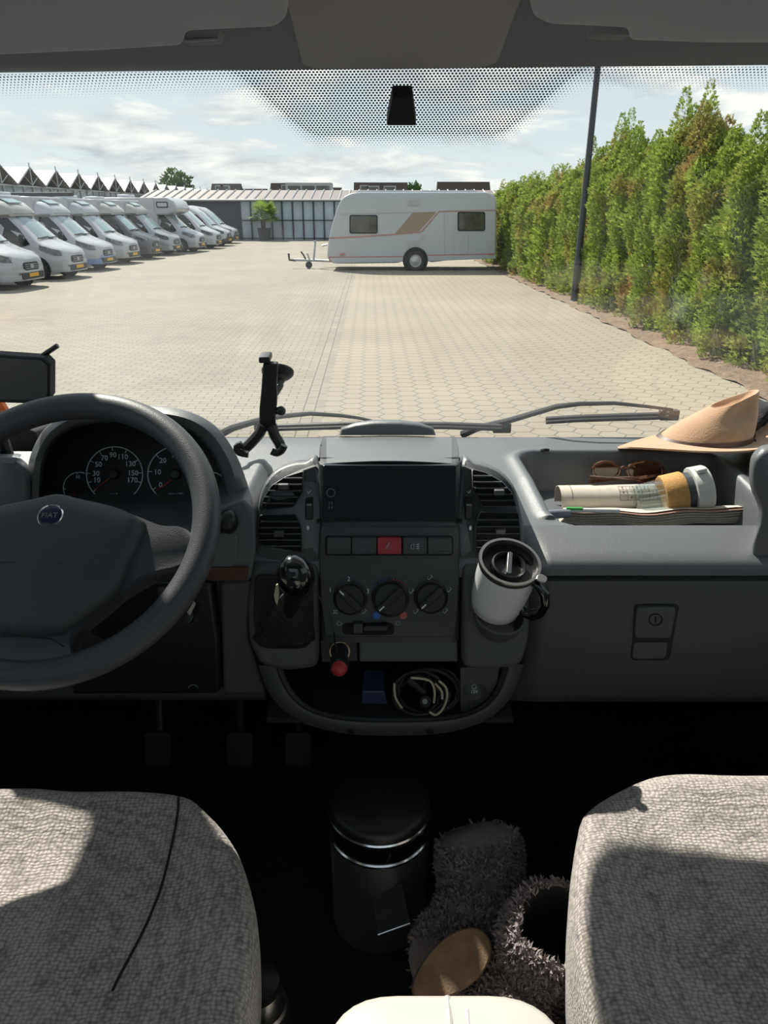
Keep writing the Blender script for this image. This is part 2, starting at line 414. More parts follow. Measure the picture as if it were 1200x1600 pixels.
mt['twig'] = M('hedge_inner', (.045, .055, .02), .95)
mt['bark'] = M('bark', (.10, .07, .05), .9)
mt['soil'] = M('bare_soil', (.17, .115, .08), .95, bump=1, bscale=20, var=.35, vscale=8)
mt['pole'] = M('pole_paint', (.03, .036, .045), .5)
mt['vanw'] = M('van_white', (.39, .40, .425), .3, coat=.5)
mt['vansil'] = M('van_silver', (.30, .32, .34), .3, .3, coat=.5)
mt['vandark'] = M('van_dark_grey', (.055, .058, .065), .3, .3, coat=.5)
mt['vanblue'] = M('van_blue_bumper', (.16, .25, .42), .4, coat=.3)
mt['vangrey'] = M('camper_grey', (.38, .37, .36), .4, coat=.3)
mt['vglass'] = M('vehicle_windscreen', (.22, .31, .32), .15, .0, coat=.6, spec=.6)  # pale teal base puts the sky's reflection into the colour
mt['vglassd'] = M('vehicle_side_glass', (.015, .018, .022), .15, coat=.2)
mt['hl'] = M('headlight', (.10, .12, .14), .12, .3, coat=1, var=.8, vscale=9)
mt['tyre'] = M('tyre', (.02, .02, .02), .8)
mt['rim'] = M('wheel_rim', (.45, .45, .46), .35, .6)
mt['plate'] = M('yellow_plate', (.70, .40, .04), .5)
mt['bumper'] = M('bumper_plastic', (.05, .052, .056), .7)
mt['carav'] = M('caravan_white', (.43, .46, .49), .4, coat=.2, bump=.15, bscale=30)
mt['cstripe'] = M('caravan_stripe', (.40, .19, .18), .5)
mt['cgold'] = M('caravan_bronze', (.28, .22, .16), .5)
mt['cwin'] = M('caravan_window', (.05, .05, .04), .15, var=.6, vscale=2.5, coat=.6)
mt['galv'] = M('galvanised', (.40, .41, .42), .45, .7)
mt['ghroof'] = M('greenhouse_roof_glass', (.20, .195, .18), .3, coat=.6, var=.08, vscale=.4)
mt['ghwall'] = M('greenhouse_wall_glass', (.15, .20, .23), .25, var=.35, vscale=.7, coat=.5)
mt['ghscreen'] = M('greenhouse_screen', (.36, .43, .49), .4, var=.22, vscale=1.0, coat=.3)
mt['ghpink'] = M('greenhouse_far_roof', (.125, .10, .10), .6, var=.1, vscale=1)
mt['darkwall'] = M('dark_cladding', (.03, .042, .06), .6)
mt['rooft'] = M('roof_tiles', (.024, .018, .018), .9, spec=.1, var=.2, vscale=3)
mt['brick'] = M('house_brick', (.18, .12, .09), .9, var=.2, vscale=3)
mt['frame'] = M('white_frames', (.36, .37, .38), .5)
# ================================================================== THE YARD
ROAD = R(1.05)
def road(x, y, z=0.0): return Vector((x*math.cos(ROAD)-y*math.sin(ROAD), x*math.sin(ROAD)+y*math.cos(ROAD), z))
g = MB().add([(-140, -20, 0), (60, -20, 0), (60, 160, 0), (-140, 160, 0)], [(0, 1, 2, 3)]).obj('ground', mt['ground'], flat=True, fix=False)
g.rotation_euler.z = ROAD; struct(g, 'pale concrete paver yard with a brick strip')
# bare soil along the hedge foot
def soil(u, v):
    y = lerp(5, 32, v); x = lerp(4.42+.04*math.sin(y*3.1)+.03*math.sin(y*7.7), 6.6, u)
    return road(x, y, .012+.05*min(1, u*3)+.015*math.sin(u*31+y*9))
struct(MB().grid(soil, 14, 160).obj('ground', mt['soil']), 'strip of bare brown soil under the hedge')

# ---- hedge of conifers
def frond_mesh(name, H, RAD, n, seed, spike=0.0, size=.085):
    rnd = random.Random(seed); mb = MB(); Vs = mb.v; Fs = mb.f
    def rad(z):
        t = z/H
        return RAD*(1-.10*t)*(1 if t < .80 else max(.05, 1-((t-.80)/.20)**1.8*.9))*(.84+.22*noise.noise((z*2.2, seed, 0)))
    tips = [(rnd.uniform(-.5, .5)*RAD, rnd.uniform(-.5, .5)*RAD, H*rnd.uniform(.86, .97), rnd.uniform(.2, .55)*(1+spike)) for _ in range(7)]
    for i in range(n):
        if i % 6 == 0:
            tx, ty, tz, th = tips[rnd.randrange(7)]; q = rnd.random(); z = tz+th*q; r = .13*(1-q)+.015; a = rnd.uniform(0, 2*PI)
            p = Vector((tx+r*math.cos(a), ty+r*math.sin(a), z)); sz = size*(1.0-.45*q)
        else:
            z = H*rnd.random()**.85; a = rnd.uniform(0, 2*PI); lob = 1+.20*math.sin(a*5+z*3.0+seed)+.14*noise.noise((math.cos(a)*2, math.sin(a)*2, z*2.6+seed))
            r = rad(z)*lob*rnd.uniform(.80, 1.05); p = Vector((r*math.cos(a), r*math.sin(a), z)); sz = size
        out = Vector((math.cos(a), math.sin(a), rnd.uniform(.3, 1.3))).normalized()
        out = (out+Vector((rnd.uniform(-.5, .5), rnd.uniform(-.5, .5), rnd.uniform(-.3, .3)))).normalized()
        s_ = out.cross(Vector((rnd.uniform(-1, 1), rnd.uniform(-1, 1), rnd.uniform(-1, 1)))).normalized()
        L = sz*rnd.uniform(.7, 1.4); W = L*.15
        o = len(Vs)
        Vs += [p, p+out*L*.5+s_*W, p+out*L, p+out*L*.5-s_*W]; Fs.append([o, o+1, o+2, o+3])
        for sg in (1, -1):                                           # side sprays of the fan
            o = len(Vs); b = p+out*L*.25; d = (out+s_*sg*.9).normalized()*L*.55; e = s_*sg*W*.1+out*W*.8
            Vs += [b, b+d*.5+e, b+d, b+d*.5-e*.4]; Fs.append([o, o+1, o+2, o+3])
    mb.mi = [0]*len(Fs)
    me = mb.obj(name, mt['leaf'], fix=False, flat=True)
    core = MB().lathe([(rad(max(.01, H*k/10))*.80, H*k/10) for k in range(0, 9)]+[(.02, H*.9)], (0, 0, 0), n=14)
    return me, core
protos = []
for k, (H, RAD, n) in enumerate(((2.75, .68, 15000), (2.95, .66, 15000), (2.6, .72, 15000), (2.5, .72, 7000))):
    root = empty('hedge_conifer', (0, 0, 0))
    fo, core = frond_mesh('foliage', H, RAD, n, 11+k*5, .5 if k == 1 else .15, .085 if k < 3 else .13)
    fo.parent = root; core.obj('trunk', mt['twig'], root); protos.append(root)  # this trunk is a dark inner core added to stop see-through foliage
names = []
hy = [(6.3, 5.7, 2, 1.0), (7.3, 5.6, 0, 1.0)]
ys = [8.2+i*.98 for i in range(24)]
hl = ['right beside the camper, nearest of the hedge', 'second from the near end of the hedge']
used = set()
HB = [(7.0, 1.0), (9, 1.03), (11, 1.10), (12.5, 1.16), (14, 1.10), (16, 1.06), (19, 1.05), (23, 1.02), (31, .96)]
tone = ['yellow-green', 'fresh green', 'brown-flecked', 'dense green', 'olive green']
idx = 0; TREES = []
for (yy, xx, pk, sc) in hy + [(y, 5.22+.07*math.sin(y*2.3)+.24, None, None) for y in ys]:
    if pk is None: pk = (idx*2+idx//3) % 3 if yy < 20 else 3
    sc = tab(yy, HB)*random.uniform(.94, 1.06)
    o = protos[pk] if pk not in used else copy_tree(protos[pk])
    used.add(pk); p = road(xx, yy)
    o.location = (p.x, p.y, 0); o.rotation_euler.z = random.uniform(0, 6.28); o.scale = (1.12, 1.12, sc)
    idx += 1
    TREES.append((yy, o))

TREES.sort(key=lambda t: t[0])
ORD = ['nearest', 'second', 'third', 'fourth', 'fifth', 'sixth', 'seventh', 'eighth', 'ninth', 'tenth', 'eleventh', 'twelfth', 'thirteenth']
for i, (yy, o) in enumerate(TREES):
    tag(o, f'green hedge conifer, {ORD[i]} from the near right end of the hedge' if i < 13 else f'green hedge conifer, {ORD[25-i]} from the far end beside the caravan', 'conifer', 'conifers of the boundary hedge')

# ---- light pole
pb = Zr(897, 472, -CH); root = empty('light_pole', pb, 'tall slim dark grey lamp post standing against the hedge', 'lamp post')
MB().lathe([(.088, 0), (.086, .9), (.074, 1.0), (.055, 6.8)], pb, n=20).obj('pole', mt['pole'], root)
MB().lathe([(.13, 0), (.13, .02), (.10, .04)], pb, n=20).obj('base_plate', mt['pole'], root)
MB().box(pb+Vector((-.25, 0, 6.85)), (.7, .22, .09)).obj('lamp_head', mt['pole'], root, bevel=.03)
MB().box(pb+Vector((-.33, 0, 6.795)), (.42, .16, .02)).obj('diffuser', mt['frame'], root)
MB().box(pb+Vector((0, -.085, .55)), (.08, .02, .28)).obj('service_hatch', mt['pole'], root, bevel=.005)

# ---- caravan, side on to the camera
YC = 26.3
cr = empty('caravan', (Y(650, 421, YC).x, YC, 0), 'white single-axle caravan with a bronze and pink side stripe parked against the hedge', 'caravan')
cp = [(511, 404), (513, 378), (519, 350), (527, 324), (534, 310), (545, 303), (560, 300), (762, 300), (772, 304), (776, 314), (775, 395), (774, 404), (700, 407), (674, 410), (668, 408), (630, 408), (622, 411), (560, 412), (520, 412)]
front = [Y(x, y, YC) for x, y in rpoly(cp, 6, 3)]
MB().prism(front, (0, 2.2, 0)).obj('body', mt['carav'], cr, bevel=.05)
def cpatch(pts, yo=.02, th=.05, rad=2): return MB().prism([Y(x, y, YC-yo) for x, y in rpoly(pts, rad, 3)], (0, th, 0))
for a, b in (((546, 336), (590, 365)), ((715, 331), (758, 361))):
    wn = cpatch(rrect(a[0], a[1], b[0], b[1], 3), .02).obj('window', mt['blackm'], cr)
    cpatch(rrect(a[0]+2, a[1]+2, b[0]-2, b[1]-2, 2), .03).obj('pane', mt['cwin'], wn)
cpatch([(617, 365), (645, 332), (682, 331), (654, 362)], .012).obj('stripe', mt['cgold'], cr)
cpatch([(515, 371), (560, 369), (617, 365), (655, 362), (656, 363.4), (617, 367), (560, 371), (514.5, 373)], .014, rad=.3).obj('stripe', mt['cstripe'], cr)
cpatch([(655, 362.6), (660, 359), (686, 329.6), (775, 327.6), (775, 329), (686.6, 331), (661, 361), (656, 364)], .014, rad=.3).obj('stripe', mt['cstripe'], cr)
cpatch([(531, 334), (645, 331), (645, 332.2), (531, 335.4)], .014, rad=.3).obj('stripe', mt['galv'], cr)
cpatch([(514, 401), (630, 400), (630, 407), (514, 409)], .014, rad=.3).obj('skirt_stripe', mt['cstripe'], cr)
cpatch([(668, 398), (774, 396), (774, 402), (668, 405)], .014, rad=.3).obj('skirt_stripe', mt['cstripe'], cr)
cpatch([(515, 403), (630, 402), (630, 409), (520, 411)], .022, rad=.3).obj('skirt_panel', mt['carav'], cr)
cpatch([(668, 400), (774, 398), (774, 404), (700, 407), (668, 408)], .022, rad=.3).obj('skirt_panel', mt['carav'], cr)
for a, b in (((637, 311), (654, 321)), ((636, 375), (654, 386))):
    v = cpatch(rrect(*a, *b, 1), .03).obj('vent', mt['carav'], cr)
    s = MB()
    for k in range(5): yy = a[1]+1.5+(b[1]-a[1]-3)*k/4; s.prism([Y(x, y, YC-.036) for x, y in ((a[0]+1.5, yy-.4), (b[0]-1.5, yy-.4), (b[0]-1.5, yy+.5), (a[0]+1.5, yy+.5))], (0, .01, 0))
    s.obj('louvre', mt['galv'], v)
cpatch([(657, 373), (659, 368), (662, 366), (664, 369), (661, 372), (659, 374), (658, 376)], .016, .004, .5).obj('emblem', mt['galv'], cr)
for x in (763, 531): cpatch([(x, 396), (x+8, 395.5), (x+8, 399), (x, 399.5)], .03, rad=.3).obj('reflector', mt['cstripe'], cr)
for q in (((694, 330), (694, 405)), ((731, 366), (731, 405))):
    MB().prism([Y(x, y, YC-.012) for x, y in ((q[0][0], q[0][1]), (q[0][0]+.5, q[0][1]), (q[1][0]+.5, q[1][1]), (q[1][0], q[1][1]))], (0, .02, 0)).obj('door_gap', mt['galv'], cr)
cpatch([(552, 303), (560, 298), (620, 297), (655, 299), (662, 297.5), (700, 298), (740, 296.5), (748, 300), (760, 303)], -.5, 1.2, 1).obj('roof_rail', mt['carav'], cr)
wc = Y(649, 408, YC)
def wheel(mb_t, c, ax, r, w_, parent, rimm=None):
    ax = Vector(ax).normalized(); c = Vector(c)
    t_ = MB().lathe([(r*.62, -w_/2), (r*.92, -w_/2), (r, -w_*.3), (r, w_*.3), (r*.92, w_/2), (r*.62, w_/2), (r*.6, w_*.1)], c, ax, 24).obj('wheel', mt['tyre'], parent)
    MB().lathe([(r*.63, -w_*.48), (r*.63, w_*.5), (r*.56, w_*.5), (r*.5, w_*.3), (r*.2, w_*.38), (.03, w_*.42)], c, ax, 20).obj('rim', rimm or mt['rim'], t_)
    return t_
wr_ = CH+wc.z-CH
MB().lathe([(.44, -.03), (.44, .03)], Vector((wc.x, YC+.0, .34)), (0, -1, 0), 24).obj('wheel_arch', mt['slot'], cr)
wheel(None, (wc.x, YC-.02, .33), (0, -1, 0), .33, .2, cr)
wheel(None, (wc.x, YC+2.1, .33), (0, 1, 0), .33, .2, cr)
h = MB(); yh = YC+1.1
def Yh(x, y): return Y(x, y, yh)
h.tube([Y(524, 408, YC+.3), Yh(495, 407), Yh(460, 406)], .045, 8); h.tube([Y(524, 408, YC+1.9), Yh(495, 407)], .045, 8)
h.obj('drawbar', mt['galv'], cr)
hh = MB().tube([Yh(462, 407), Yh(452, 406), Yh(451, 396)], .04, 8).obj('hitch_head', mt['black'], cr)
MB().tube([Yh(478, 406), Yh(474, 398), Yh(470, 393)], .03, 6).obj('hitch_lever', mt['black'], cr)
MB().tube([Yh(483, 403), Yh(480, 396)], .03, 6).tube([Yh(490, 406), Yh(493, 378)], .035, 8).box(Yh(492, 377), (.09, .09, .05)).obj('handbrake', mt['galv'], cr)
MB().tube([Yh(483, 403), Yh(482, 420)], .035, 8).obj('jockey_post', mt['galv'], cr)
MB().lathe([(.12, -.05), (.12, .05), (.05, .06)], (Yh(483, 421).x, yh, .12), (0, -1, 0), 16).obj('jockey_wheel', mt['tyre'], cr)
MB().tube([Y(512, 382, YC+.4), Y(503, 384, YC+.4)], .03, 6).obj('grab_handle', mt['galv'], cr)

# ---- greenhouse down the left, gables towards the yard
GX, P0, SPC, GN = -18.2, 33.4, 3.42, 23
gz, rz_ = 3.18, 4.05
gh = empty('greenhouse', road(GX, P0+3), 'long multi-gabled glass greenhouse behind the row of motorhomes', 'greenhouse')
wl = MB().box(road(GX-.05, P0+SPC*GN/2, gz/2), (.06, SPC*GN, gz), Matrix.Rotation(ROAD, 3, 'Z')).obj('glass_wall', mt['ghwall'], gh)
fm = MB()
for i in range(GN*3+1):
    p = road(GX+.01, P0+SPC*i/3); fm.box((p.x, p.y, gz/2), (.07, .06, gz))
for z in (.5, 1.9, gz-.05): fm.box(road(GX+.01, P0+SPC*GN/2, z), (.08, SPC*GN, .08), Matrix.Rotation(ROAD, 3, 'Z'))
fm.obj('wall_frame', mt['galv'], gh)
for i in range(GN):
    y0 = P0+SPC*i; a, b, c = road(GX+.25, y0, gz), road(GX+.25, y0+SPC, gz), road(GX+.25, y0+SPC/2, rz_)
    off = road(-24, 0)-road(0, 0)
    r = MB(); up = Vector((0, 0, .05))
    for p, q in ((a, c), (c, b)): r.add([p, q, q+off, p+off, p-up, q-up, q+off-up, p+off-up], [(0, 1, 2, 3), (7, 6, 5, 4), (0, 4, 5, 1), (1, 5, 6, 2), (2, 6, 7, 3), (3, 7, 4, 0)])
    r.obj('roof_bay', mt['ghroof'], gh)
    f2 = MB(); f2.tube([a, c, b], .045, 5); f2.tube([(a+b)/2, c+Vector((0, 0, .22))], .035, 5)
    f2.tube([lerp(a, b, .5), lerp(a, c, .5)], .025, 4); f2.tube([lerp(a, b, .5), lerp(b, c, .5)], .025, 4)
    f2.obj('gable_frame', mt['galv'], gh)
# ---- far greenhouse across the end of the yard
YF = 54.5
fg = empty('greenhouse', (Y(450, 376, YF).x, YF, 0), 'low glass-fronted greenhouse with screens across the far end of the yard', 'greenhouse')
def X_(px, y=YF): return Y(px, 340, y).x
z1, z2 = 2.62, 3.35; XL = -17.4
MB().box(((X_(376)+X_(800))/2, YF+.1, z1/2), (X_(800)-X_(376), .12, z1)).obj('glass_wall', mt['ghscreen'], fg)
MB().box(((XL+X_(376))/2, YF+.1, z1/2), (X_(376)-XL, .2, z1)).obj('clad_wall', mt['darkwall'], fg)
f3 = MB(); nb = 26
for i in range(nb+1): f3.box((lerp(X_(376), X_(800), i/nb), YF, z1/2), (.10, .1, z1))
for z in (.12, z1*.5, z1-.04): f3.box(((X_(376)+X_(800))/2, YF, z), (X_(800)-X_(376), .1, .12 if z > 2 else .06))
f3.obj('wall_frame', mt['pole'], fg)
MB().add([(XL, YF-.2, z1), (X_(800), YF-.2, z1), (X_(800), YF+4, z2), (XL, YF+4, z2), (XL, YF-.2, z1-.08), (X_(800), YF-.2, z1-.08), (X_(800), YF+4, z2-.08), (XL, YF+4, z2-.08)], [(0, 1, 2, 3), (4, 5, 6, 7), (0, 4, 5, 1), (1, 5, 6, 2), (2, 6, 7, 3), (3, 7, 4, 0)]).obj('roof', mt['ghpink'], fg)
f4 = MB()
for i in range(40):
    x = lerp(XL, X_(800), (i+.5)/40); f4.tube([(x, YF-.22, z1+.03), (x, YF+4, z2+.04)], .05, 4)
f4.tube([(XL, YF-.22, z1), (X_(800), YF-.22, z1)], .07, 5)
f4.obj('roof_bars', mt['frame'], fg)
# ---- houses beyond
def house(x0, x1, ty, yy, label, wins=(), dorm=None):
    a, b = Y(x0, ty, yy), Y(x1, ty, yy); top = a.z; e = top-3.0
    hs = empty('house', ((a.x+b.x)/2, yy, 0), label, 'house')
    MB().box(((a.x+b.x)/2, yy, e/2), (b.x-a.x-.3, 7, e)).obj('wall', mt['brick'], hs)
    MB().prism([(a.x, yy-3.9, e-.2), (a.x, yy, top), (a.x, yy+3.9, e-.2)], (b.x-a.x, 0, 0)).obj('roof', mt['rooft'], hs)
    for (wx, wy, ww, wh) in wins:
        c = Y(wx, wy, yy-2.3); f = MB().box((c.x, yy-2.5, c.z), (ww, .5, wh)).obj('roof_window', mt['frame'], hs)
        MB().box((c.x, yy-2.77, c.z), (ww-.2, .05, wh-.2)).obj('pane', mt['cwin'], f)
    if dorm:
        c = Y(dorm[0], dorm[1]+1.5, yy-2.6); f = MB().box((c.x, yy-2.0, c.z), (dorm[2], 2.4, dorm[3])).obj('dormer', mt['frame'], hs)
        for k in range(3): MB().box((c.x+(k-1)*dorm[2]*.31, yy-3.22, c.z-.05), (dorm[2]*.27, .06, dorm[3]*.62)).obj('window', mt['cwin'], f)
    return hs
house(331, 377, 287, 78, 'dark tiled house roof with two small skylights, leftmost beyond the yard', [(344, 295, .8, .6), (353, 295, .8, .6)])
house(379, 418, 295, 84, 'low dark roof just right of the house with two skylights')
house(423, 506, 286, 78, 'dark tiled house with a wide white dormer above the far greenhouse', [(450, 294, 1.2, .6)], (483, 295, 4.4, 1.2))
house(506, 534, 293, 84, 'low dark roof just right of the dormer house')
house(553, 637, 285, 78, 'dark tiled house roof with skylights above the front of the caravan', [(569, 294, .8, .5), (583, 295, 1.2, .5), (609, 295, 1.2, .5)])
house(683, 765, 284, 78, 'dark tiled house roof above the rear end of the caravan')
# ---- trees beyond
def blob_tree(px, py_top, y, w_, hgt, label, seed, m_='leafd', size=.5):
    c = Y(px, py_top, y); rnd = random.Random(seed)
    rt = empty('tree', (c.x, y, 0), label, 'tree'); top = c.z
    mb = MB()
    blobs = [(rnd.uniform(-.5, .5)*w_, rnd.uniform(-.4, .4)*w_, top-hgt*rnd.uniform(.25, .8), rnd.uniform(.22, .4)*w_) for _ in range(12)]+[(0, 0, top-hgt*.3, hgt*.3)]
    for i in range(2600):
        bx, by, bz, br = blobs[rnd.randrange(13)]
        d = Vector((rnd.gauss(0, 1), rnd.gauss(0, 1), rnd.gauss(0, 1))).normalized(); p = Vector((c.x+bx, y+by, bz))+d*br*rnd.uniform(.7, 1.05)
        a = d.cross(Vector((rnd.gauss(0, 1), rnd.gauss(0, 1), rnd.gauss(0, 1)))).normalized(); b = (d+a*.3).normalized()
        L = size*rnd.uniform(.4, 1.1)*(1.6 if w_ > 4 else 1); mb.add([p, p+b*L*.5+a*L*.3, p+b*L, p+b*L*.5-a*L*.3], [(0, 1, 2, 3)])
    mb.obj('foliage', mt[m_], rt, fix=False, flat=True)
    MB().cyl((c.x, y, 0), (c.x, y, top-hgt*.4), .25, .12, 8).obj('trunk', mt['bark'], rt)
blob_tree(270, 269, 122, 5.0, 6.0, 'dark round tree rising behind the greenhouse roofs', 3)
blob_tree(643, 291, 96, 2.0, 2.0, 'small dark tree top showing beside the house above the caravan', 5)
# ---- potted palm
pc = Zr(414, 376, -CH); pr = empty('potted_palm', pc, 'potted fan palm standing before the glass wall at the far end of the yard', 'palm')
MB().lathe([(.36, 0), (.46, .75), (.48, .82), (.42, .82), (.40, .7)], pc, n=20).obj('pot', mt['bumper'], pr)
MB().tube([pc+Vector((0, 0, .6)), pc+Vector((.05, 0, 1.4))], .09, 8).obj('stem', mt['bark'], pr)
mb = MB(); rnd = random.Random(4)
for i in range(46):
    a = rnd.uniform(0, 2*PI); el = rnd.uniform(-.35, 1.25); d = Vector((math.cos(a)*math.cos(el), math.sin(a)*math.cos(el), math.sin(el)))
    o = pc+Vector((.05, 0, 1.55)); L = rnd.uniform(1.0, 1.5); tip = o+d*L; s_ = d.cross(Vector((0, 0, 1))).normalized(); u_ = s_.cross(d)
    for k in range(-5, 6):
        t = k/5*1.1; dd = (d*math.cos(t)+s_*math.sin(t)); b = o+d*L*.45; e = b+dd*L*.5+Vector((0, 0, -.08*abs(k)/2)); sd = dd.cross(u_).normalized()*.05
        mb.add([b, b+(e-b)*.5+sd, e, b+(e-b)*.5-sd], [(0, 1, 2, 3)])
    mb.tube([o, o+d*L*.45], .012, 3)
mb.obj('fronds', mt['palm'], pr, fix=False, flat=True)
# ================================================================== MOTORHOMES (nose at local +x, origin under the nose)
def motorhome(loc, head, label, paint='vanw', body='vanw', cap='vanw', low='vanw', kind='semi', scale=1.0, rack=False, stepb=False):
    M0 = Matrix.Translation(Vector(loc)) @ Matrix.Rotation(head, 4, 'Z') @ Matrix.Scale(scale, 4)
    def W(x, y, z): return M0 @ Vector((x, y, z))
    rt = empty('motorhome' if kind != 'van' else 'camper_van', loc, label, 'motorhome' if kind != 'van' else 'camper van', 'motorhomes parked in a row')
    # cab shell sections: x, zbottom, half width low, belt z, half width belt, top z, half width top
    S = [(0.0, .42, .62, .62, .74, .86, .60), (-.10, .30, .84, .66, .92, .98, .76), (-.35, .27, .95, .72, 1.0, 1.08, .86), (-.75, .27, .97, .9, 1.01, 1.22, .88),
         (-1.0, .27, .98, 1.05, 1.01, 1.34, .86), (-1.45, .27, .98, 1.10, 1.01, 1.78, .78), (-1.9, .27, .98, 1.12, 1.01, 2.17, .70), (-2.15, .27, .98, 1.12, 1.01, 2.30, .70), (-3.0, .27, .98, 1.12, 1.01, 2.36, .74)]
    if kind == 'van': S = S[:6]+[(-1.9, .27, .98, 1.12, 1.01, 2.20, .76), (-2.4, .27, .98, 1.12, 1.01, 2.50, .78), (-3.2, .27, .98, 1.12, 1.01, 2.62, .80), (-5.8, .27, .98, 1.12, 1.01, 2.62, .80), (-5.95, .3, .95, 1.12, .98, 2.5, .76)]
    def half(s):
        x, zb, wl, zm, wm_, zt, wt = s
        return [(0, zb), (wl*.9, zb), (wl, zb+.06), (wm_, lerp(zb, zm, .55)), (wm_, zm), (lerp(wm_, wt, .45), lerp(zm, zt, .55)), (wt+.03, zt-.08), (wt-.08, zt), (0, zt+.03)]
    rings = []
    for s in S:
        h_ = half(s); pts = [(y, z) for y, z in h_]+[(-y, z) for y, z in reversed(h_[1:-1])]
        rings.append([W(s[0], y, z) for y, z in pts])
    cab = MB().loft(rings).obj('cab', mt[paint], rt, ang=32)
    # lower bumper
    def sect(x, z):
        for a, b in zip(S, S[1:]):
            if b[0] <= x <= a[0]:
                t = (a[0]-x)/(a[0]-b[0]); q = [lerp(i, j, t) for i, j in zip(a, b)]; break
        else: q = S[0]
        h_ = half(q)[1:]
        for (y0, z0), (y1, z1_) in zip(h_, h_[1:]):
            if z0 <= z <= z1_ and z1_ > z0: return lerp(y0, y1, (z-z0)/(z1_-z0))
        return h_[-1][0]
    rb = []
    for z, o in ((.26, .0), (.30, .03), (.52, .035), (.60, .0)):
        half_ = [( -.85, 1.0), (-.35, .97), (-.12, .90), (-.01, .70), (.03, .3)]
        pts = half_+[(x, -y) for x, y in reversed(half_)]
        rb.append([W(x+o*.6, y*(1+o*.4), z) for x, y in pts])
    MB().loft(rb, closed=True).obj('bumper', mt[low], rt, ang=40)
    # windscreen
    def wsf(u, v):
        x = lerp(-1.02, -1.92, v); top = tab(-x, [(1.0, 1.34), (1.45, 1.78), (1.9, 2.17), (2.0, 2.22)]); wt = lerp(.86, .68, v)
        y = lerp(-wt, wt, u); return W(x+.035-.16*(abs(2*u-1)**2.5), y, top+.035-.02*(2*u-1)**2)
    MB().slab(wsf, 10, 6, (0, 0, -.02)).obj('windshield', mt['vglass'], rt)
    for sg in (1, -1):
        P = [(-1.16, 1.20), (-1.50, 1.66), (-1.93, 2.06), (-2.32, 2.06), (-2.32, 1.14), (-1.45, 1.10)]
        MB().prism([W(x, sg*(sect(x, z)+.008), z) for x, z in P], W(0, -sg*.03, 0)-W(0, 0, 0)).obj('side_window', mt['vglassd'], rt)
        MB().ball(W(-1.35, sg*1.14, 1.35), (.09*scale, .09*scale, .2*scale), 10, 8).tube([W(-1.4, sg*.98, 1.2), W(-1.36, sg*1.12, 1.28)], .03, 6).obj('mirror', mt['blackm'], rt)
        hp = [(-.10, .80), (-.36, .84), (-.85, 1.02), (-.82, 1.18), (-.40, 1.06), (-.16, .98)]
        MB().loft([[W(x+.02, sg*(tab(-x, [(0, .60), (.1, .82), (.35, .97), (.75, .99), (1, 1.0)])+o), z) for x, z in hp] for o in (-.10, -.02, .022)]).obj('headlight', mt['hl'], rt, ang=60)
        MB().box(W(-.02, sg*.62, .48), (.08*scale, .22*scale, .09*scale), Matrix.Rotation(head, 3, 'Z')).obj('fog_light', mt['hl'], rt, bevel=.02)
        for wx in (-.95, -5.0 if kind == 'van' else -4.9):
            MB().lathe([(.43*scale, -.01), (.43*scale, .02)], W(wx, sg*1.02, .36), M0.to_3x3() @ Vector((0, sg, 0)), 20).obj('wheel_arch', mt['slot'], rt)
            wheel(None, W(wx, sg*.965, .34*1), M0.to_3x3() @ Vector((0, sg, 0)), .34*scale, .2, rt)
    gr = MB().loft([[W(x, y*k, z) for y, z in rrect(-.42, .56, .42, .80, .08, 3)] for x, k in ((-.1, 1), (.035, 1), (.045, .96))]).obj('grille', mt['bumper'], rt)
    sm_ = MB()
    for k in range(3): sm_.box(W(.05, 0, .62+.06*k), (.02, .74*scale, .012), Matrix.Rotation(head, 3, 'Z'))
    sm_.obj('grille_bars', mt['galv'], gr)
    MB().loft([[W(x, y, z) for y, z in rrect(-.62, .30, .62, .50, .06, 3)] for x in (-.05, .052)]).obj('lower_grille', mt['bumper'], rt)
    MB().loft([[W(x, y, z) for y, z in rrect(-.09, .62, .09, .74, .05, 3)] for x in (.0, .062)]).obj('badge', mt['galv'], gr)
    MB().box(W(.07, 0, .42), (.02, .52*scale, .11*scale), Matrix.Rotation(head, 3, 'Z')).obj('number_plate', mt['plate'], rt)
    MB().tube([W(-.97, -.7, 1.39), W(-1.02, .1, 1.43)], .018, 5).tube([W(-.97, .05, 1.40), W(-1.02, .72, 1.40)], .018, 5).obj('wiper', mt['blackm'], rt)
    if kind in ('semi', 'alcove'):
        bx0 = -2.35 if kind == 'semi' else -2.2; zt = 2.82 if kind == 'semi' else 3.0
        bd = [(bx0, .42), (-6.6, .42), (-6.75, .6), (-6.75, zt-.15), (-6.6, zt), (bx0, zt)]
        MB().prism([W(x, -1.13, z) for x, z in bd], W(0, 2.26, 0)-W(0, 0, 0)).obj('camper_body', mt[body], rt, bevel=.05)
    if kind == 'semi':
        prof = [(-1.72, 2.13, .60, 2.23), (-1.80, 2.10, .86, 2.40), (-2.1, 2.10, .98, 2.60), (-2.6, 2.05, 1.08, 2.78), (-3.3, 1.9, 1.13, 2.86)]
        rg = []
        for x, zb, hw, zt_ in prof:
            hh = [(0, zb), (hw*.9, zb), (hw, zb+.08), (hw*.98, lerp(zb, zt_, .6)), (hw*.8, zt_-.04), (0, zt_)]
            rg.append([W(x, y, z) for y, z in hh+[(-y, z) for y, z in reversed(hh[1:-1])]])
        cp_ = MB().loft(rg).obj('overcab_cap', mt[cap], rt, ang=50)
        MB().slab(lambda u, v: W(lerp(-1.98, -2.5, v), lerp(-.42, .42, u), lerp(2.56, 2.775, v)+.02), 3, 3, (0, 0, -.03)).obj('skylight', mt['vglass'], cp_)
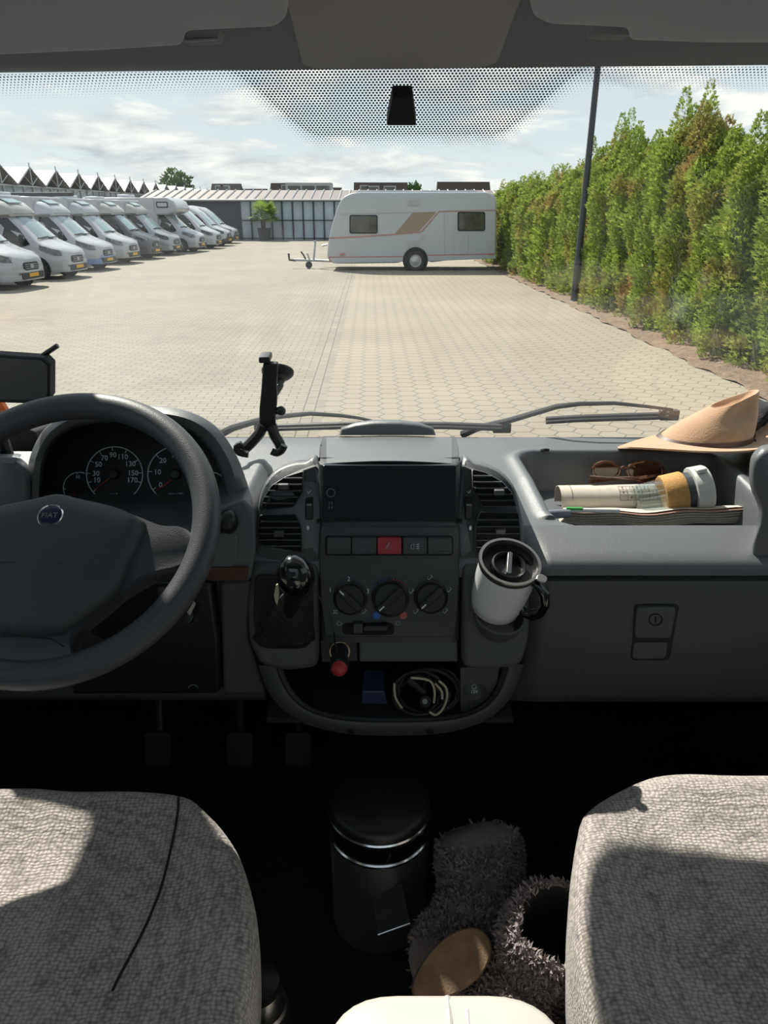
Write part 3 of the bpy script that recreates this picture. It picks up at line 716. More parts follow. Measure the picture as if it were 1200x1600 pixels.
    if kind == 'alcove':
        al = [(-1.02, 2.22), (-.92, 2.42), (-1.1, 2.78), (-1.5, 3.0), (-2.4, 3.02), (-2.4, 2.06), (-1.6, 2.06)]
        ac = MB().prism([W(x, -1.13, z) for x, z in al], W(0, 2.26, 0)-W(0, 0, 0)).obj('alcove', mt[cap], rt, bevel=.07, seg=3)
        for sg in (1, -1):
            MB().prism([W(x, sg*1.135, z) for x, z in rrect(-2.15, 2.45, -1.45, 2.78, .07)], W(0, sg*.02, 0)-W(0, 0, 0)).obj('window', mt['blackm'], ac)
            MB().prism([W(x, sg*1.15, z) for x, z in rrect(-2.09, 2.51, -1.51, 2.72, .05)], W(0, sg*.015, 0)-W(0, 0, 0)).obj('window', mt['carav'], ac)
            MB().prism([W(x, sg*1.135, z) for x, z in rrect(-4.6, 1.5, -3.5, 2.1, .07)], W(0, sg*.02, 0)-W(0, 0, 0)).obj('side_pane', mt['vglassd'], rt)
    if kind != 'van':
        MB().box(W(-4.4, 0, (2.92 if kind == 'semi' else 3.08)), (.8*scale, .8*scale, .16), Matrix.Rotation(head, 3, 'Z')).obj('roof_hatch', mt['carav'], rt, bevel=.05)
    if rack: MB().box(W(-3.6, -.95, 2.98), (2.6, .14, .14), Matrix.Rotation(head, 3, 'Z')).obj('awning_box', mt['bumper'], rt, bevel=.04)
    return rt
HD = R(-5)
rows = [(54, 450, 'semi', 'vanw', 'vanw', 'vanw', 'vanw', 'white and silver motorhome cropped by the left edge, nearest of the row', False),
        (125, 434, 'semi', 'vanw', 'vanw', 'vangrey', 'vanw', 'white motorhome with a grey-topped cab, second of the row', False),
        (172, 421, 'semi', 'vanw', 'vanw', 'carav', 'vanblue', 'white motorhome with a blue front bumper', False),
        (211, 411, 'semi', 'vanw', 'vanw', 'vanw', 'vangrey', 'pale motorhome with grey bumper just right of the blue-bumpered one', True),
        (246, 404, 'semi', 'vandark', 'vanw', 'vangrey', 'vandark', 'motorhome with dark grey cab in the middle of the row', False),
        (278, 398, 'semi', 'vansil', 'vanw', 'vangrey', 'vansil', 'silver motorhome with a beige cap just before the tall overcab camper', False),
        (317, 393, 'alcove', 'vanw', 'vanw', 'vanw', 'vangrey', 'tall white overcab motorhome with a small window above the cab', False),
        (343, 388, 'van', 'vanw', 'vanw', 'vanw', 'vanw', 'white panel camper van right of the overcab motorhome', False),
        (359, 384, 'van', 'vanw', 'vanw', 'vanw', 'bumper', 'white camper van with a dark bumper near the far end of the row', False),
        (370, 380, 'van', 'vanw', 'vanw', 'vanw', 'vandark', 'farthest camper van of the row with a dark front', False)]
for i, (px, py, kind, pa, bo, ca, lo, lab, rk) in enumerate(rows):
    p = Zr(px, py, -CH)
    motorhome((p.x, p.y, 0), HD-.0*i, lab, pa, bo, ca, lo, kind, .845, rk)
# ================================================================== THE CAB SHELL
def roofz(x, y): return tab(y, [(-1, .62), (.0, .50), (.3, .33), (.45, .215), (.55, .178), (.62, .163), (.70, .150), (.80, .128+.000*x)])
def tilt(x): return .0085*x-.001                                     # the header sits a touch lower on the left
# windscreen
def wsp(u, v, off=0.0):                                             # u metres across, v metres down from the top edge
    L = math.hypot(.70, .575); t = v/L; cur = .05*(u/.95)**2
    return V(u, .80+.70*t+off*.634-cur*(.5), .125+tilt(u)-.575*t-tilt(u)*t+off*.773-cur*.3)
def wgrid(off):
    us = [(-.95+1.9*i/40) for i in range(41)]; vs_ = [-.003+.923*j/24 for j in range(25)]
    return us, vs_
us, vs_ = wgrid(0); me = bpy.data.meshes.new('window_1'); pts = []; uvs = []; fs = []
for off in (0, .006):
    for v in vs_:
        for u in us: pts.append(wsp(u, v, off)); uvs.append((u, v) if off == 0 else (u, 9.0))
nU = 41; nV = 25; mN = nU*nV
for j in range(nV-1):
    for i in range(nU-1):
        q = (j*nU+i, j*nU+i+1, (j+1)*nU+i+1, (j+1)*nU+i); fs += [q, tuple(mN+k for k in reversed(q))]
for i in range(nU-1): fs += [(i+1, i, mN+i, mN+i+1), ((nV-1)*nU+i, (nV-1)*nU+i+1, mN+(nV-1)*nU+i+1, mN+(nV-1)*nU+i)]
for j in range(nV-1): fs += [(j*nU, (j+1)*nU, mN+(j+1)*nU, mN+j*nU), ((j+1)*nU+nU-1, j*nU+nU-1, mN+j*nU+nU-1, mN+(j+1)*nU+nU-1)]
me.from_pydata([tuple(p) for p in pts], [], fs); ul = me.uv_layers.new(name='UVMap')
for l in me.loops: ul.data[l.index].uv = uvs[l.vertex_index]
me.materials.append(mt['windshield']); me.shade_smooth(); me.set_sharp_from_angle(angle=R(40))
wo = bpy.data.objects.new('window_1', me); COL.objects.link(wo); struct(wo, 'raked windscreen with a dotted black band along its top edge')
# rain sensor / mirror pad bonded to the glass
sp_ = [(613, 133), (644, 133), (650, 178), (604, 178)]
def onglass(px, py, off=-.004):
    d = ray(px, py); n = Vector((0, .634, .773)); p0 = wsp(0, .05, off)
    return CO+d*((p0-CO).dot(n)/d.dot(n))
sb = tag(MB().prism([onglass(*q) for q in rpoly(sp_, 2, 2)], (0, -.012, -.012)).obj('sensor_pad', mt['blackm'], bevel=.002), 'black trapezoid sensor pad stuck to the dotted top of the windscreen', 'sensor')
# ceiling / header: slab following the head lining
struct(MB().slab(lambda u, v: V(lerp(-1.02, 1.02, u), lerp(.806, -.45, v**1.3), roofz(0, lerp(.806, -.45, v**1.3))+tilt(lerp(-1.02, 1.02, u))), 24, 30, (0, 0, .05)).obj('ceiling', mt['header']), 'dark header trim and head lining above the windscreen')
struct(MB().box(V(0, -2.7, .66), (2.1, 1.0, .05)).obj('ceiling', mt['shell']), 'living area ceiling behind the cab')
struct(MB().box(V(0, -1.32, .67), (2.1, 1.76, .01)).obj('window_4', mt['glass']), 'unseen glazed roof opening added behind the cab for fill light')  # glazed roof gap added out of view to brighten the cab from behind
def cfront(px, py):                                                # a point on the lining
    d = ray(px, py); y = .80
    for _ in range(40):
        p = CO+d*(y/d.y); zt = CH+roofz(0, y)+tilt(p.x); y -= (p.z-zt)*1.2 if True else 0
        y = max(.2, min(.82, y))
    return p
def pnl(u, v):
    y = lerp(.799, .36, v); k = min(1, (.799-y)/.012+.55); wd = .0925*(k*(2-k))**.5 if k < 1 else .0925
    x = .017+lerp(-wd, wd, u)-.002*(1-v); return V(x, y, roofz(x, y)+tilt(x)-.0015+.001*(2*u-1)**2)
struct(MB().slab(pnl, 16, 40, (0, .0, .008)).obj('trim_1', mt['head']), 'grey-brown centre panel of the head lining between the sun visors')
# unseen overcab nose outside above the glass, added and shaped to shade the seats
NZ = .42
def seatpt(px, py, z=-.70): p = Zr(px, py, z); return p
def up_to(p, z=NZ): return p+SUNV*((z+CH-p.z)/SUNV.z)
# walls, floor
sw = MB()
for sx, nm in ((-1, 'wall_left'), (1, 'wall_right')):
    b = MB()
    b.prism([V(sx*1.0, -3.2, -1.2), V(sx*1.0, 1.55, -1.2), V(sx*1.0, 1.55, -.47), V(sx*1.0, 1.10, -.36), V(sx*1.0, .15, -.36), V(sx*1.0, .15, .3), V(sx*1.0, .0, .6), V(sx*1.0, -3.2, .65)], (sx*.05, 0, 0))
    b.prism([V(sx*1.0, 1.55, -.47), V(sx*1.0, 1.42, -.42), V(sx*1.0, .74, .10), V(sx*1.0, .15, .26), V(sx*1.0, .15, .45), V(sx*1.0, .8, .16)], (sx*.05, 0, 0))
    struct(b.obj(nm, mt['shell'], ang=20), 'cab side with its door window opening')
    struct(MB().prism([V(sx*1.02, 1.42, -.42), V(sx*1.02, 1.10, -.36), V(sx*1.02, .15, -.36), V(sx*1.02, .15, .26), V(sx*1.02, .74, .10)], (sx*.005, 0, 0)).obj('window_%d' % (2 if sx < 0 else 3), mt['glass']), 'cab door window')
struct(MB().box(V(0, -3.22, -.3), (2.1, .05, 1.9)).obj('wall_back', mt['shell']))
struct(MB().box(V(0, 1.53, -.85), (2.0, .05, .75)).obj('wall_front', mt['floor']), 'dark bulkhead at the end of the footwell')
struct(MB().box(V(0, -.85, -1.19), (2.1, 4.8, .06)).obj('floor', mt['floor']), 'black cab floor mat')
# added overcab shape that blocks the sun
def shade_nose():
    # outline of the shade it throws on the seats, carried back up the line of the sun
    b = MB()
    L = [(-700, 1600), (-60, 1455), (0, 1412), (50, 1375), (92, 1320), (138, 1258), (152, 1228), (300, 1226), (332, 1278), (362, 1330), (392, 1400), (396, 1500), (390, 1800), (300, 2400)]
    Rr = [(916, 1800), (912, 1600), (908, 1480), (909, 1380), (920, 1335), (950, 1304), (990, 1288), (1100, 1290), (1300, 1300), (1900, 1320)]
    pl = [up_to(seatpt(*q)) for q in L]; pr_ = [up_to(seatpt(*q)) for q in Rr]
    xm = (pl[-2].x+pr_[0].x)/2
    a = [Vector((-1.9, pl[0].y, NZ+CH))]+pl[:12]; c = pr_[1:]+[Vector((2.0, pr_[-1].y, NZ+CH))]
    yb = .83
    lobeL = [Vector((-1.9, yb, NZ+CH))]+[q for q in a]+[Vector((a[-1].x, yb, NZ+CH))]
    lobeR = [Vector((c[0].x, yb, NZ+CH))]+[q for q in c]+[Vector((2.0, yb, NZ+CH))]
    b.prism(lobeL, (0, 0, .05)); b.prism(lobeR, (0, 0, .05))
    b.box(V(0, .60, .47), (4.0, .5, .9)) if False else None
    return b
struct(shade_nose().obj('shade_overcab', mt['vanw'], ang=30), 'unseen white overcab shape added above the windscreen to shade the seats')

# ================================================================== DASHBOARD
dash = empty('dashboard', V(0, 1.2, -.8), 'dark grey van dashboard with centre console, vents and open tray under the windscreen', 'dashboard')
RX0, RX1, RY0, RY1 = .272, .640, 1.034, 1.345
def sdf(x, y):
    x0 = RX0-.012*(y-RY0)/.3; x1 = RX1-.0
    cx_, cy_, hx, hy, r = (x0+x1)/2, (RY0+RY1)/2, (x1-x0)/2, (RY1-RY0)/2, .045
    qx, qy = abs(x-cx_)-hx+r, abs(y-cy_)-hy+r
    return math.hypot(max(qx, 0), max(qy, 0))+min(max(qx, qy), 0)-r
PROF = [(1.50, -.462), (1.46, -.446), (1.40, -.442), (1.20, -.446), (1.034, -.462), (1.015, -.470), (1.0, -.482), (.987, -.497), (.979, -.510), (.977, -.520), (.978, -.526), (.990, -.529), (.998, -.531), (.998, -.535), (.988, -.538), (.984, -.55), (.976, -.745), (.985, -.765), (1.05, -.785), (1.5, -.80)]
def dtop(x, y):
    z = tab(y, [(a, b) for a, b in reversed(PROF[:6])])
    d = sdf(x, y); w1 = .022 if y > RY0+.03 else .010
    t = min(1, max(0, -d/w1)); t = t*t*(3-2*t)
    rim = .006*math.exp(-((d-.008)/.012)**2) if y > RY0+.02 else 0
    return z-.072*t+rim
mbd = MB()
def gridxy(x0, x1, nx, y0, y1, ny): mbd.grid(lambda u, v: V(lerp(x0, x1, u), lerp(y1, y0, v), dtop(lerp(x0, x1, u), lerp(y1, y0, v))), nx, ny)
gridxy(-1.0, .20, 60, 1.034, 1.5, 30); gridxy(.20, .70, 150, 1.034, 1.5, 150); gridxy(.70, 1.0, 20, 1.034, 1.5, 30)
PA = [(1.034, -.462), (1.015, -.470), (1.0, -.482), (.987, -.497), (.979, -.510), (.977, -.520), (.978, -.526), (.990, -.529), (.998, -.531), (.998, -.535), (.988, -.538), (.984, -.55), (.976, -.745), (.985, -.765), (1.05, -.785), (1.5, -.80)]
PB = [(1.034, -.462), (1.005, -.4705), (.978, -.4795), (.9595, -.486), (.952, -.4925), (.949, -.502), (.950, -.5075), (.960, -.511), (.966, -.513), (.966, -.517), (.956, -.520), (.953, -.532), (.945, -.722), (.955, -.745), (1.02, -.775), (1.5, -.80)]
def prof(x):
    t = min(1, max(0, (x-.205)/.05)); t = t*t*(3-2*t)
    P = [(lerp(a[0], b[0], t), lerp(a[1], b[1], t)) for a, b in zip(PA, PB)]
    return P
XS = [-1, -.6, -.2, -.195, .0, .1, .17, .175, .205]+[.205+.05*k/10 for k in range(1, 11)]+[.5, 1.0]
mbd.loft([[V(x, *prof(x)[i]) for x in XS] for i in range(0, 8)], closed=False, cap0=False, cap1=False)
mbd.loft([[V(-1.0, 1.5, -.462), V(1.0, 1.5, -.462)], [V(-1.0, 1.5, -.80), V(1.0, 1.5, -.80)]], closed=False, cap0=False, cap1=False)
body = mbd.obj('dash_top', mt['dash'], dash, ang=50, fix=False)
lw = MB()
lw.loft([[V(x, prof(x)[i][0], max(prof(x)[i][1], -.62 if -.196 < x < .172 else -9)) for x in XS] for i in range(7, 16)], closed=False, cap0=False, cap1=False)
low_ = lw.obj('lower_panel', mt['dash3'], dash, ang=50, fix=False)
def face(y):                                                      # depth of the centre stack by photo row
    return tab(y, [(683, 1.25), (700, 1.16), (712, 1.08), (722, 1.035), (728, 1.02), (815, 1.0), (850, .985), (1000, .945), (1050, .93)])
def fp(px, py, o=0.0): return Y(px, py, face(py)+o)
# centre stack body
rg = []
for py, l, r_ in ((683, 502, 713), (687, 500, 716), (694, 498, 718), (703, 497, 719), (712, 497, 720), (722, 497, 721), (728, 496, 721), (770, 496, 721), (815, 495, 721), (850, 495, 722), (900, 496, 722), (960, 497, 721), (1004, 499, 720)):
    y = face(py); e = .012
    z_ = Y(600, py, y).z; xl, xr = Y(l, py, y).x, Y(r_, py, y).x; tp = py < 728; yb = y+.03 if tp else 1.06; zb_ = CH-.455 if tp else z_; z2_ = z_-.012 if tp else z_
    rg.append([Vector((xl-.002, yb, zb_)), Vector((xl, y+e*1.6, z2_)), Vector((xl+.003, y+e*.6, z_)), Vector((xl+.010, y+.001, z_)), Vector((xl+.02, y, z_)), Vector((xr-.02, y, z_)), Vector((xr-.010, y+.001, z_)), Vector((xr-.003, y+e*.6, z_)), Vector((xr, y+e*1.6, z2_)), Vector((xr+.002, yb, zb_))])
MB().loft(rg).obj('centre_stack', mt['dash2'], dash, ang=50)
# hood cap over the screen: lighter grained top
hc = [[fp(lerp(510, 706, i/20), py, -.003) for i in range(21)] for py in (684, 692, 702, 712, 719, 724)]
MB().slab(lambda u, v: hc[min(5, int(v*5+.5))][min(20, int(u*20+.5))]+Vector((0, 0, .004*math.sin(PI*min(1, max(0, u))))), 20, 5, (0, .006, -.008)).obj('hood', mt['dash'], dash, ang=60)
dm = [(530, 680), (533, 668), (556, 660), (585, 656), (625, 656), (655, 660), (677, 668), (681, 680)]
MB().loft([[Y(600+(x-600)*k, 680+(y-680)*k2, yy) for x, y in dm] for yy, k, k2 in ((1.245, .97, .6), (1.25, 1, .85), (1.28, 1, 1.0), (1.34, .98, 1.02), (1.38, .9, .85))]).obj('speaker_hump', mt['dash'], dash, ang=60)
# screen
def plate(pts, o, th, rad=3, n=3): return MB().prism([fp(x, y, o) for x, y in rpoly(pts, rad, n)], (0, th, 0))
scr = plate([(504, 727), (713, 727), (713, 816), (504, 816)], -.004, .01, 4).obj('screen', mt['screen'], dash, bevel=.001)
rgm = MB().tube([fp(517+6.3*math.cos(2*PI*k/24), 770+6.3*math.sin(2*PI*k/24), -.0045) for k in range(24)], .0005, 5, closed=True)
for k in range(4): rgm.box(fp(516.5+(k%2)*4-2, 786+(k//2)*7, -.0045), (.001, .001, .004))
rgm.obj('home_button', mt['markd'], scr)
MB().prism([fp(x, y, -.001) for x, y in ((495, 813), (503, 814), (503, 818), (495, 817))], (0, .01, 0)).obj('seam', mt['slot'], dash)
MB().prism([fp(x, y, -.001) for x, y in ((713, 814), (722, 813), (722, 817), (713, 818))], (0, .01, 0)).obj('seam', mt['slot'], dash)
# lower fascia plate
plate([(501, 823), (716, 823), (718, 900), (715, 960), (711, 996), (508, 996), (501, 940), (499, 880)], -.002, .01, 8).obj('fascia', mt['dash2'], dash, bevel=.002)
# switch row
plate([(508, 838), (708, 838), (708, 868), (508, 868)], -.0025, .01, 5).obj('switch_recess', mt['slot'], dash)
sw_ = [(511, 548, 'dash2'), (550, 588, 'dash2'), (590, 627, 'red'), (630, 667, 'dash2'), (669, 706, 'dash2')]
for i, (a, b, m_) in enumerate(sw_):
    s = plate([(a, 841), (b, 841), (b, 866), (a, 866)], -.0065, .01, 3).obj('switch', mt[m_], dash, bevel=.0008)
    if m_ == 'red':
        s['label'] = 'red hazard switch with a white triangle'; t_ = MB()
        for r0 in (6.5, 3.6):
            t_.tube([fp(608+r0*x, 854+r0*y, -.0068) for x, y in ((0, -1), (.9, .6), (-.9, .6))], .0005, 4, closed=True)
        t_.obj('hazard_triangle', mt['mark'], s)
    if i == 3:
        t_ = MB(); t_.tube([fp(647+x, 854+y, -.0068) for x, y in ((0, -4), (-4, -3), (-5, 0), (-4, 3), (0, 4))], .0003, 4, closed=True)
        for k in (-3, 0, 3): t_.tube([fp(650, 854+k, -.0068), fp(656, 853+k, -.0068)], .0003, 4)
        t_.tube([fp(653, 849, -.0068), fp(653, 859, -.0068)], .0003, 4); t_.obj('lamp_symbol', mt['mark'], s)
    if i == 4: MB().tube([fp(679, 862, -.0066), fp(704, 861, -.0066)], .0004, 4).obj('groove', mt['slot'], s)
# climate knobs
for i, (cx_, cy_, ang_) in enumerate(((547.5, 934, 44), (610, 934, -43), (673, 932, -43))):
    c = fp(cx_, cy_, 0); ax = Vector((0, -.94, .34)).normalized(); k = .0292 if i == 1 else .0262
    kb = MB().lathe([(k*.93, -.004), (k, .0), (k, .006), (k*.93, .0075), (k*.88, .008), (k*.86, .014), (k*.80, .016)], c, ax, 36).obj('knob', mt['black'], dash, ang=40)
    e1 = Vector((1, 0, 0)); e2 = ax.cross(e1)*-1; e2 = e2 if e2.z > 0 else -e2
    d = e1*math.cos(R(ang_))+e2*-math.sin(R(ang_)); s_ = ax.cross(d)
    MB().prism([c+ax*.014+d*a+s_*b for a, b in rrect(-k*.86, -.0055, k*.86, .0055, .004, 3)], ax*.010).obj('grip', mt['black'], kb, bevel=.0015)
    sg = -1 if i == 0 else -1
    d2 = -d
    MB().prism([c+ax*.0242+d2*a+s_*b for a, b in ((k*.45, -.001), (k*.8, -.001), (k*.8, .001), (k*.45, .001))], ax*.0005).obj('pointer', mt['mark'], kb)
mk = MB()
def tx(s, px, py, h, col=None, m_=mk): m_.text(s, fp(px, py, -.0026), (1, 0, 0), (0, .34, .94), h)
tx('1', 516, 922, .010); tx('2', 545, 905, .010); tx('3', 575, 924, .010)
for k in range(4):
    a = R(45+90*k); mk.tube([fp(524+1.2*math.cos(a), 956+1.2*math.sin(a), -.0028), fp(524+4*math.cos(a), 956+4*math.sin(a), -.0028)], .0006, 4)
for (x, y) in ((643, 924), (672, 903), (702, 922), (650, 956), (696, 955), (569, 956)):
    mk.tube([fp(x-4, y+1, -.0028), fp(x-1, y+3, -.0028), fp(x+1, y, -.0028), fp(x+4, y-2, -.0028)], .0005, 4)
    mk.tube([fp(x+1, y-3, -.0028), fp(x+2, y-4, -.0028), fp(x+3, y-3, -.0028)], .0005, 4); mk.tube([fp(x-3, y-2, -.0028), fp(x-4, y-1, -.0028)], .0004, 4)
for (x, y) in ((530, 974), (622, 974)): mk.tube([fp(x+4*math.cos(k*1.05), y+3*math.sin(k*1.05), -.0028) for k in range(6)], .0003, 4, closed=True)
mk.obj('symbols', mt['mark'], dash, flat=True)
for nm, col, a0, a1 in (('cold_scale', 'bluedot', 200, 262), ('hot_scale', 'reddot', 268, 320)):
    q = MB()
    for k in range(5):
        a = R(lerp(a0+12, a1-4, k/4)); r0, r1 = 26.5, 30.5
        q.tube([fp(610+r0*math.cos(a), 934+r0*math.sin(a), -.0028), fp(610+r1*math.cos(a), 934+r1*math.sin(a), -.0028)], .0012, 4)
    q.obj(nm, mt[col], dash)
for px, col, nm in ((588.5, 'bluedot', 'blue_dot'), (630.5, 'reddot', 'red_dot')): MB().lathe([(.0062, 0), (.0062, .002), (.005, .0026)], fp(px, 961, -.001), (0, -.94, .34), 16).obj(nm, mt[col], dash)
plate([(535, 974), (616, 974), (616, 992), (535, 992)], -.003, .01, 9, 5).obj('slider_slot', mt['slot'], dash)
plate([(568, 979), (606, 978), (606, 986), (568, 987)], -.012, .012, 2).obj('slider', mt['black'], dash, bevel=.001)
plate([(552, 975), (567, 975), (567, 990), (552, 990)], -.010, .010, 2).obj('slider', mt['dash2'], dash, bevel=.001)
# lower drawer and socket plate
plate([(499, 1000), (558, 1000), (560, 1034), (502, 1036)], .004, .25, 3).obj('socket_plate', mt['black'], dash, bevel=.002)
dpts = [fp(x, y, .0+.006*math.sin((x-560)/155*PI)) for x, y in [(561+154*k/10, 1001) for k in range(11)]]+[fp(x, y, .0) for x, y in [(716-155*k/10, 1035) for k in range(11)]]
MB().prism(dpts, (0, .25, 0)).obj('drawer', mt['dash3'], dash, bevel=.003)
# socket, plug
ax = Vector((-.02, -.86, .5)).normalized(); c = fp(531, 1018, 0)
MB().lathe([(.0125, -.01), (.0165, -.002), (.0165, .003), (.0140, .004), (.0125, -.005)], c, ax, 28, cap=False).obj('socket_ring', mt['gold'], dash)
pg = empty('power_plug', c, 'black power plug with a red tip pushed into the brass-ringed socket', 'plug')
d = (Y(530, 1044, .865)-c).normalized(); e = Y(530, 1044, .865)
MB().lathe([(.0105, -.02), (.0105, .02), (.0125, .022), (.0125, .045), (.0145, .047), (.0145, (e-c).length-.004), (.012, (e-c).length)], c, d, 24).obj('plug_body', mt['black'], pg)
MB().lathe([(.0115, 0), (.0115, .004), (.007, .009), (.003, .010)], e-d*.001, d, 20).obj('red_tip', mt['red'], pg)
MB().tube(smooth([Y(486, 905, .90), Y(500, 935, .90), Y(515, 960, .90), Y(521, 985, .90), Y(524, 1006, .91), Y(528, 1022, .90)], 6, False), .0011, 6).obj('cable', mt['black'], pg)

# ---- vent wings
def wface(py): return tab(py, [(700, 1.10), (718, 1.075), (735, 1.045), (760, 1.02), (880, .985)])
def wing(sgn, pts, name):
    pts = smooth(pts, 5); cx_ = sum(p.x for p in pts)/len(pts); cy_ = sum(p.y for p in pts)/len(pts)
    rg = []
    for k, o in ((1.0, None), (1.0, .035), (.985, .012), (.955, .002), (.90, 0)):
        rg.append([Y(cx_+(p.x-cx_)*k, cy_+(p.y-cy_)*k, 1.34 if o is None else wface(cy_+(p.y-cy_)*k)+o) for p in pts])
    return MB().loft(rg).obj(name, mt['dash'], dash, ang=70)
LW = [(499, 724), (480, 719), (455, 722), (432, 733), (415, 753), (405, 780), (400, 810), (398, 845), (403, 872), (420, 884), (499, 888)]
RW = [(719, 724), (738, 719), (762, 725), (785, 738), (803, 760), (813, 790), (818, 820), (821, 850), (820, 875), (800, 888), (719, 890)]
wing(-1, LW, 'vent_surround'); wing(1, RW, 'vent_surround')
def wp(px, py, o=0.0): return Y(px, py, wface(py)+o)
# dark inner faces
for pts in ([(498, 726), (473, 735), (446, 747), (425, 764), (412, 785), (405, 812), (403, 850), (412, 872), (498, 884)], [(720, 726), (737, 733), (760, 741), (784, 757), (800, 775), (808, 800), (813, 830), (815, 858), (812, 882), (720, 886)]):
    MB().prism([wp(x, y, -.002) for x, y in rpoly(pts, 8, 3)], (0, .01, 0)).obj('vent_fascia', mt['dash2'], dash, bevel=.001)
def vent(pts, nsl, tabx, taby, lo=None):
    rp = rpoly(pts, 3, 3); cx_ = sum(p[0] for p in rp)/len(rp); cy_ = sum(p[1] for p in rp)/len(rp)
    def rings(k, o): return [wp(cx_+(x-cx_)*k, cy_+(y-cy_)*k, o) for x, y in rp]
    fr = MB().loft([rings(1.0, .0), rings(1.0, -.005), rings(.955, -.006), rings(.93, -.002)], cap0=False, cap1=False).obj('vent', mt['dash2'], dash, ang=40)
    MB().prism(rings(.94, -.0028), (0, .003, 0)).obj('duct', mt['slot'], fr)
    ys_ = [y for x, y in rp]; y0, y1 = min(ys_)+3, max(ys_)-4
    for k in range(nsl):
        yy = lerp(y0, y1, (k+1)/(nsl+.6)); xs = []
        for (xa, ya), (xb, yb) in zip(rp, rp[1:]+rp[:1]):
            if (ya-yy)*(yb-yy) < 0: xs.append(lerp(xa, xb, (yy-ya)/(yb-ya)))
        if len(xs) < 2: continue
        a, b = min(xs)+2.5, max(xs)-2.5
        MB().prism([wp(a, yy-1.3, -.0035), wp(b, yy-1.3, -.0035), wp(b, yy+.4, -.010), wp(a, yy+.4, -.010)], (0, .0008, .0014)).obj('slat', mt['slat'], fr)
    MB().box(wp(tabx, taby, -.012), (.015, .008, .008)).obj('thumb_tab', mt['dash3'], fr, bevel=.001)
    return fr
vent([(475, 735), (474, 768), (463, 786), (458, 793), (406, 797), (411, 778), (424, 758), (446, 744)], 5, 443, 760)
vent([(405, 804), (463, 803), (472, 822), (473, 864), (405, 852), (402, 830)], 5, 436, 834)
vent([(737, 732), (757, 737), (785, 752), (802, 771), (808, 792), (752, 792), (747, 780), (738, 765)], 5, 780, 804-35)
vent([(749, 799), (811, 800), (814, 830), (815, 866), (742, 866), (742, 822)], 5, 782, 830)
for sx, xx in ((0, 483), (1, 733)):
    MB().prism([wp(x, y, -.004) for x, y in rrect(xx-6, 780, xx+6, 812, 2)], (0, .01, 0)).obj('slider_slot', mt['slot'], dash)
    wl_ = MB().prism([wp(x, y, -.008) for x, y in rrect(xx-5, 787, xx+5, 811, 1.5)], (0, .01, 0)).obj('thumb_wheel', mt['black'], dash, bevel=.001)
    MB().box(wp(xx, 789, -.009), (.008, .002, .0015)).obj('wheel_mark', mt['markd'], wl_)
    MB().ball(wp(xx-(2 if sx == 0 else -2), 825, -.002), (.0022, .001, .004), 10, 8).obj('lamp_dot', mt['mark'], dash)
    MB().tube([wp(xx-3, 768, -.003), wp(xx, 771, -.003), wp(xx+1, 768, -.003), wp(xx+3, 766, -.003)], .0005, 4).obj('airflow_symbol', mt['mark'], dash)

# ---- instrument pod
hull = [(40, 900), (38, 820), (42, 740), (52, 700), (72, 668), (110, 645), (170, 634), (240, 634), (295, 643), (335, 664), (362, 698), (382, 742), (393, 795), (397, 850), (392, 906), (215, 915)]
inn = [(62, 880), (60, 815), (62, 740), (70, 705), (88, 680), (118, 663), (170, 656), (240, 656), (285, 664), (315, 682), (338, 712), (352, 748), (357, 785), (352, 815), (335, 845), (215, 880)]
hs, is_ = smooth(hull, 5), smooth(inn, 5)
def ringY(c, y, k=1.0, dx=0, dy=0):
    mx, my = 215, 780; return [Y(mx+(p.x-mx)*k+dx, my+(p.y-my)*k+dy, y) for p in c]
mid = [a*.5+b*.5 for a, b in zip(hs, is_)]
MB().loft([ringY(hs, 1.36, .96, 0, 6), ringY(hs, 1.20, .99, 0, 2), ringY(hs, 1.08, 1.0), ringY(hs, 1.045, .995), ringY(mid, 1.03), ringY(is_, 1.035), ringY(is_, 1.06, .992), ringY(is_, 1.16, .965)], cap0=True, cap1=False).obj('instrument_hood', mt['dash'], dash, ang=70)
CN = Vector((0, -.93, .37)).normalized(); CPt = Y(215, 760, 1.15)
def cl(px, py, o=0.0): return PL(px, py, CPt+CN*o, CN)
clus = MB().prism([cl(p.x, p.y) for p in [Vector((215+(q.x-215)*.99, 780+(q.y-780)*.99)) for q in is_]], -CN*.01).obj('instrument_cluster', mt['dialf'], dash)
def arc(px, py, rx, ry, a0, a1, r=.0010, n=48):
    cl_ = abs(a1-a0) >= 360
    return [cl(px+rx*math.cos(R(lerp(a0, a1, k/n))), py+ry*math.sin(R(lerp(a0, a1, k/n))), .002) for k in range(n if cl_ else n+1)], cl_
EYc = Vector((0, .37, .93))
def dial(px, py, rx, ry, a0, a1, labs, nm, needle, unit=None):
    q = MB(); p, c_ = arc(px, py, rx, ry, a0, a1); q.tube(p, .0011, 5, closed=c_)
    for ang_, s in labs:
        a = R(ang_); q.tube([cl(px+rx*math.cos(a), py+ry*math.sin(a), .002), cl(px+rx*.86*math.cos(a), py+ry*.86*math.sin(a), .002)], .0009, 4)
        if s: q.text(s, cl(px+rx*.66*math.cos(a), py+ry*.70*math.sin(a), .002), (1, 0, 0), EYc, .0125 if rx > 30 else .009, bold=.0002)
    if unit: q.text(unit, cl(px, py+ry*.72, .002), (1, 0, 0), EYc, .0065)
    dl = q.obj('dial', mt['dialm'], clus, flat=True); dl['label'] = nm
    if needle:
        n0, n1 = needle; MB().tube([cl(*n0, .006), cl(*n1, .006)], [.0016, .0006], 6).obj('needle', mt['needle'], dl)
        MB().lathe([(.009, 0), (.009, .006), (.007, .008)], cl(px, py, .002), CN, 20).obj('needle_cap', mt['black'], dl)
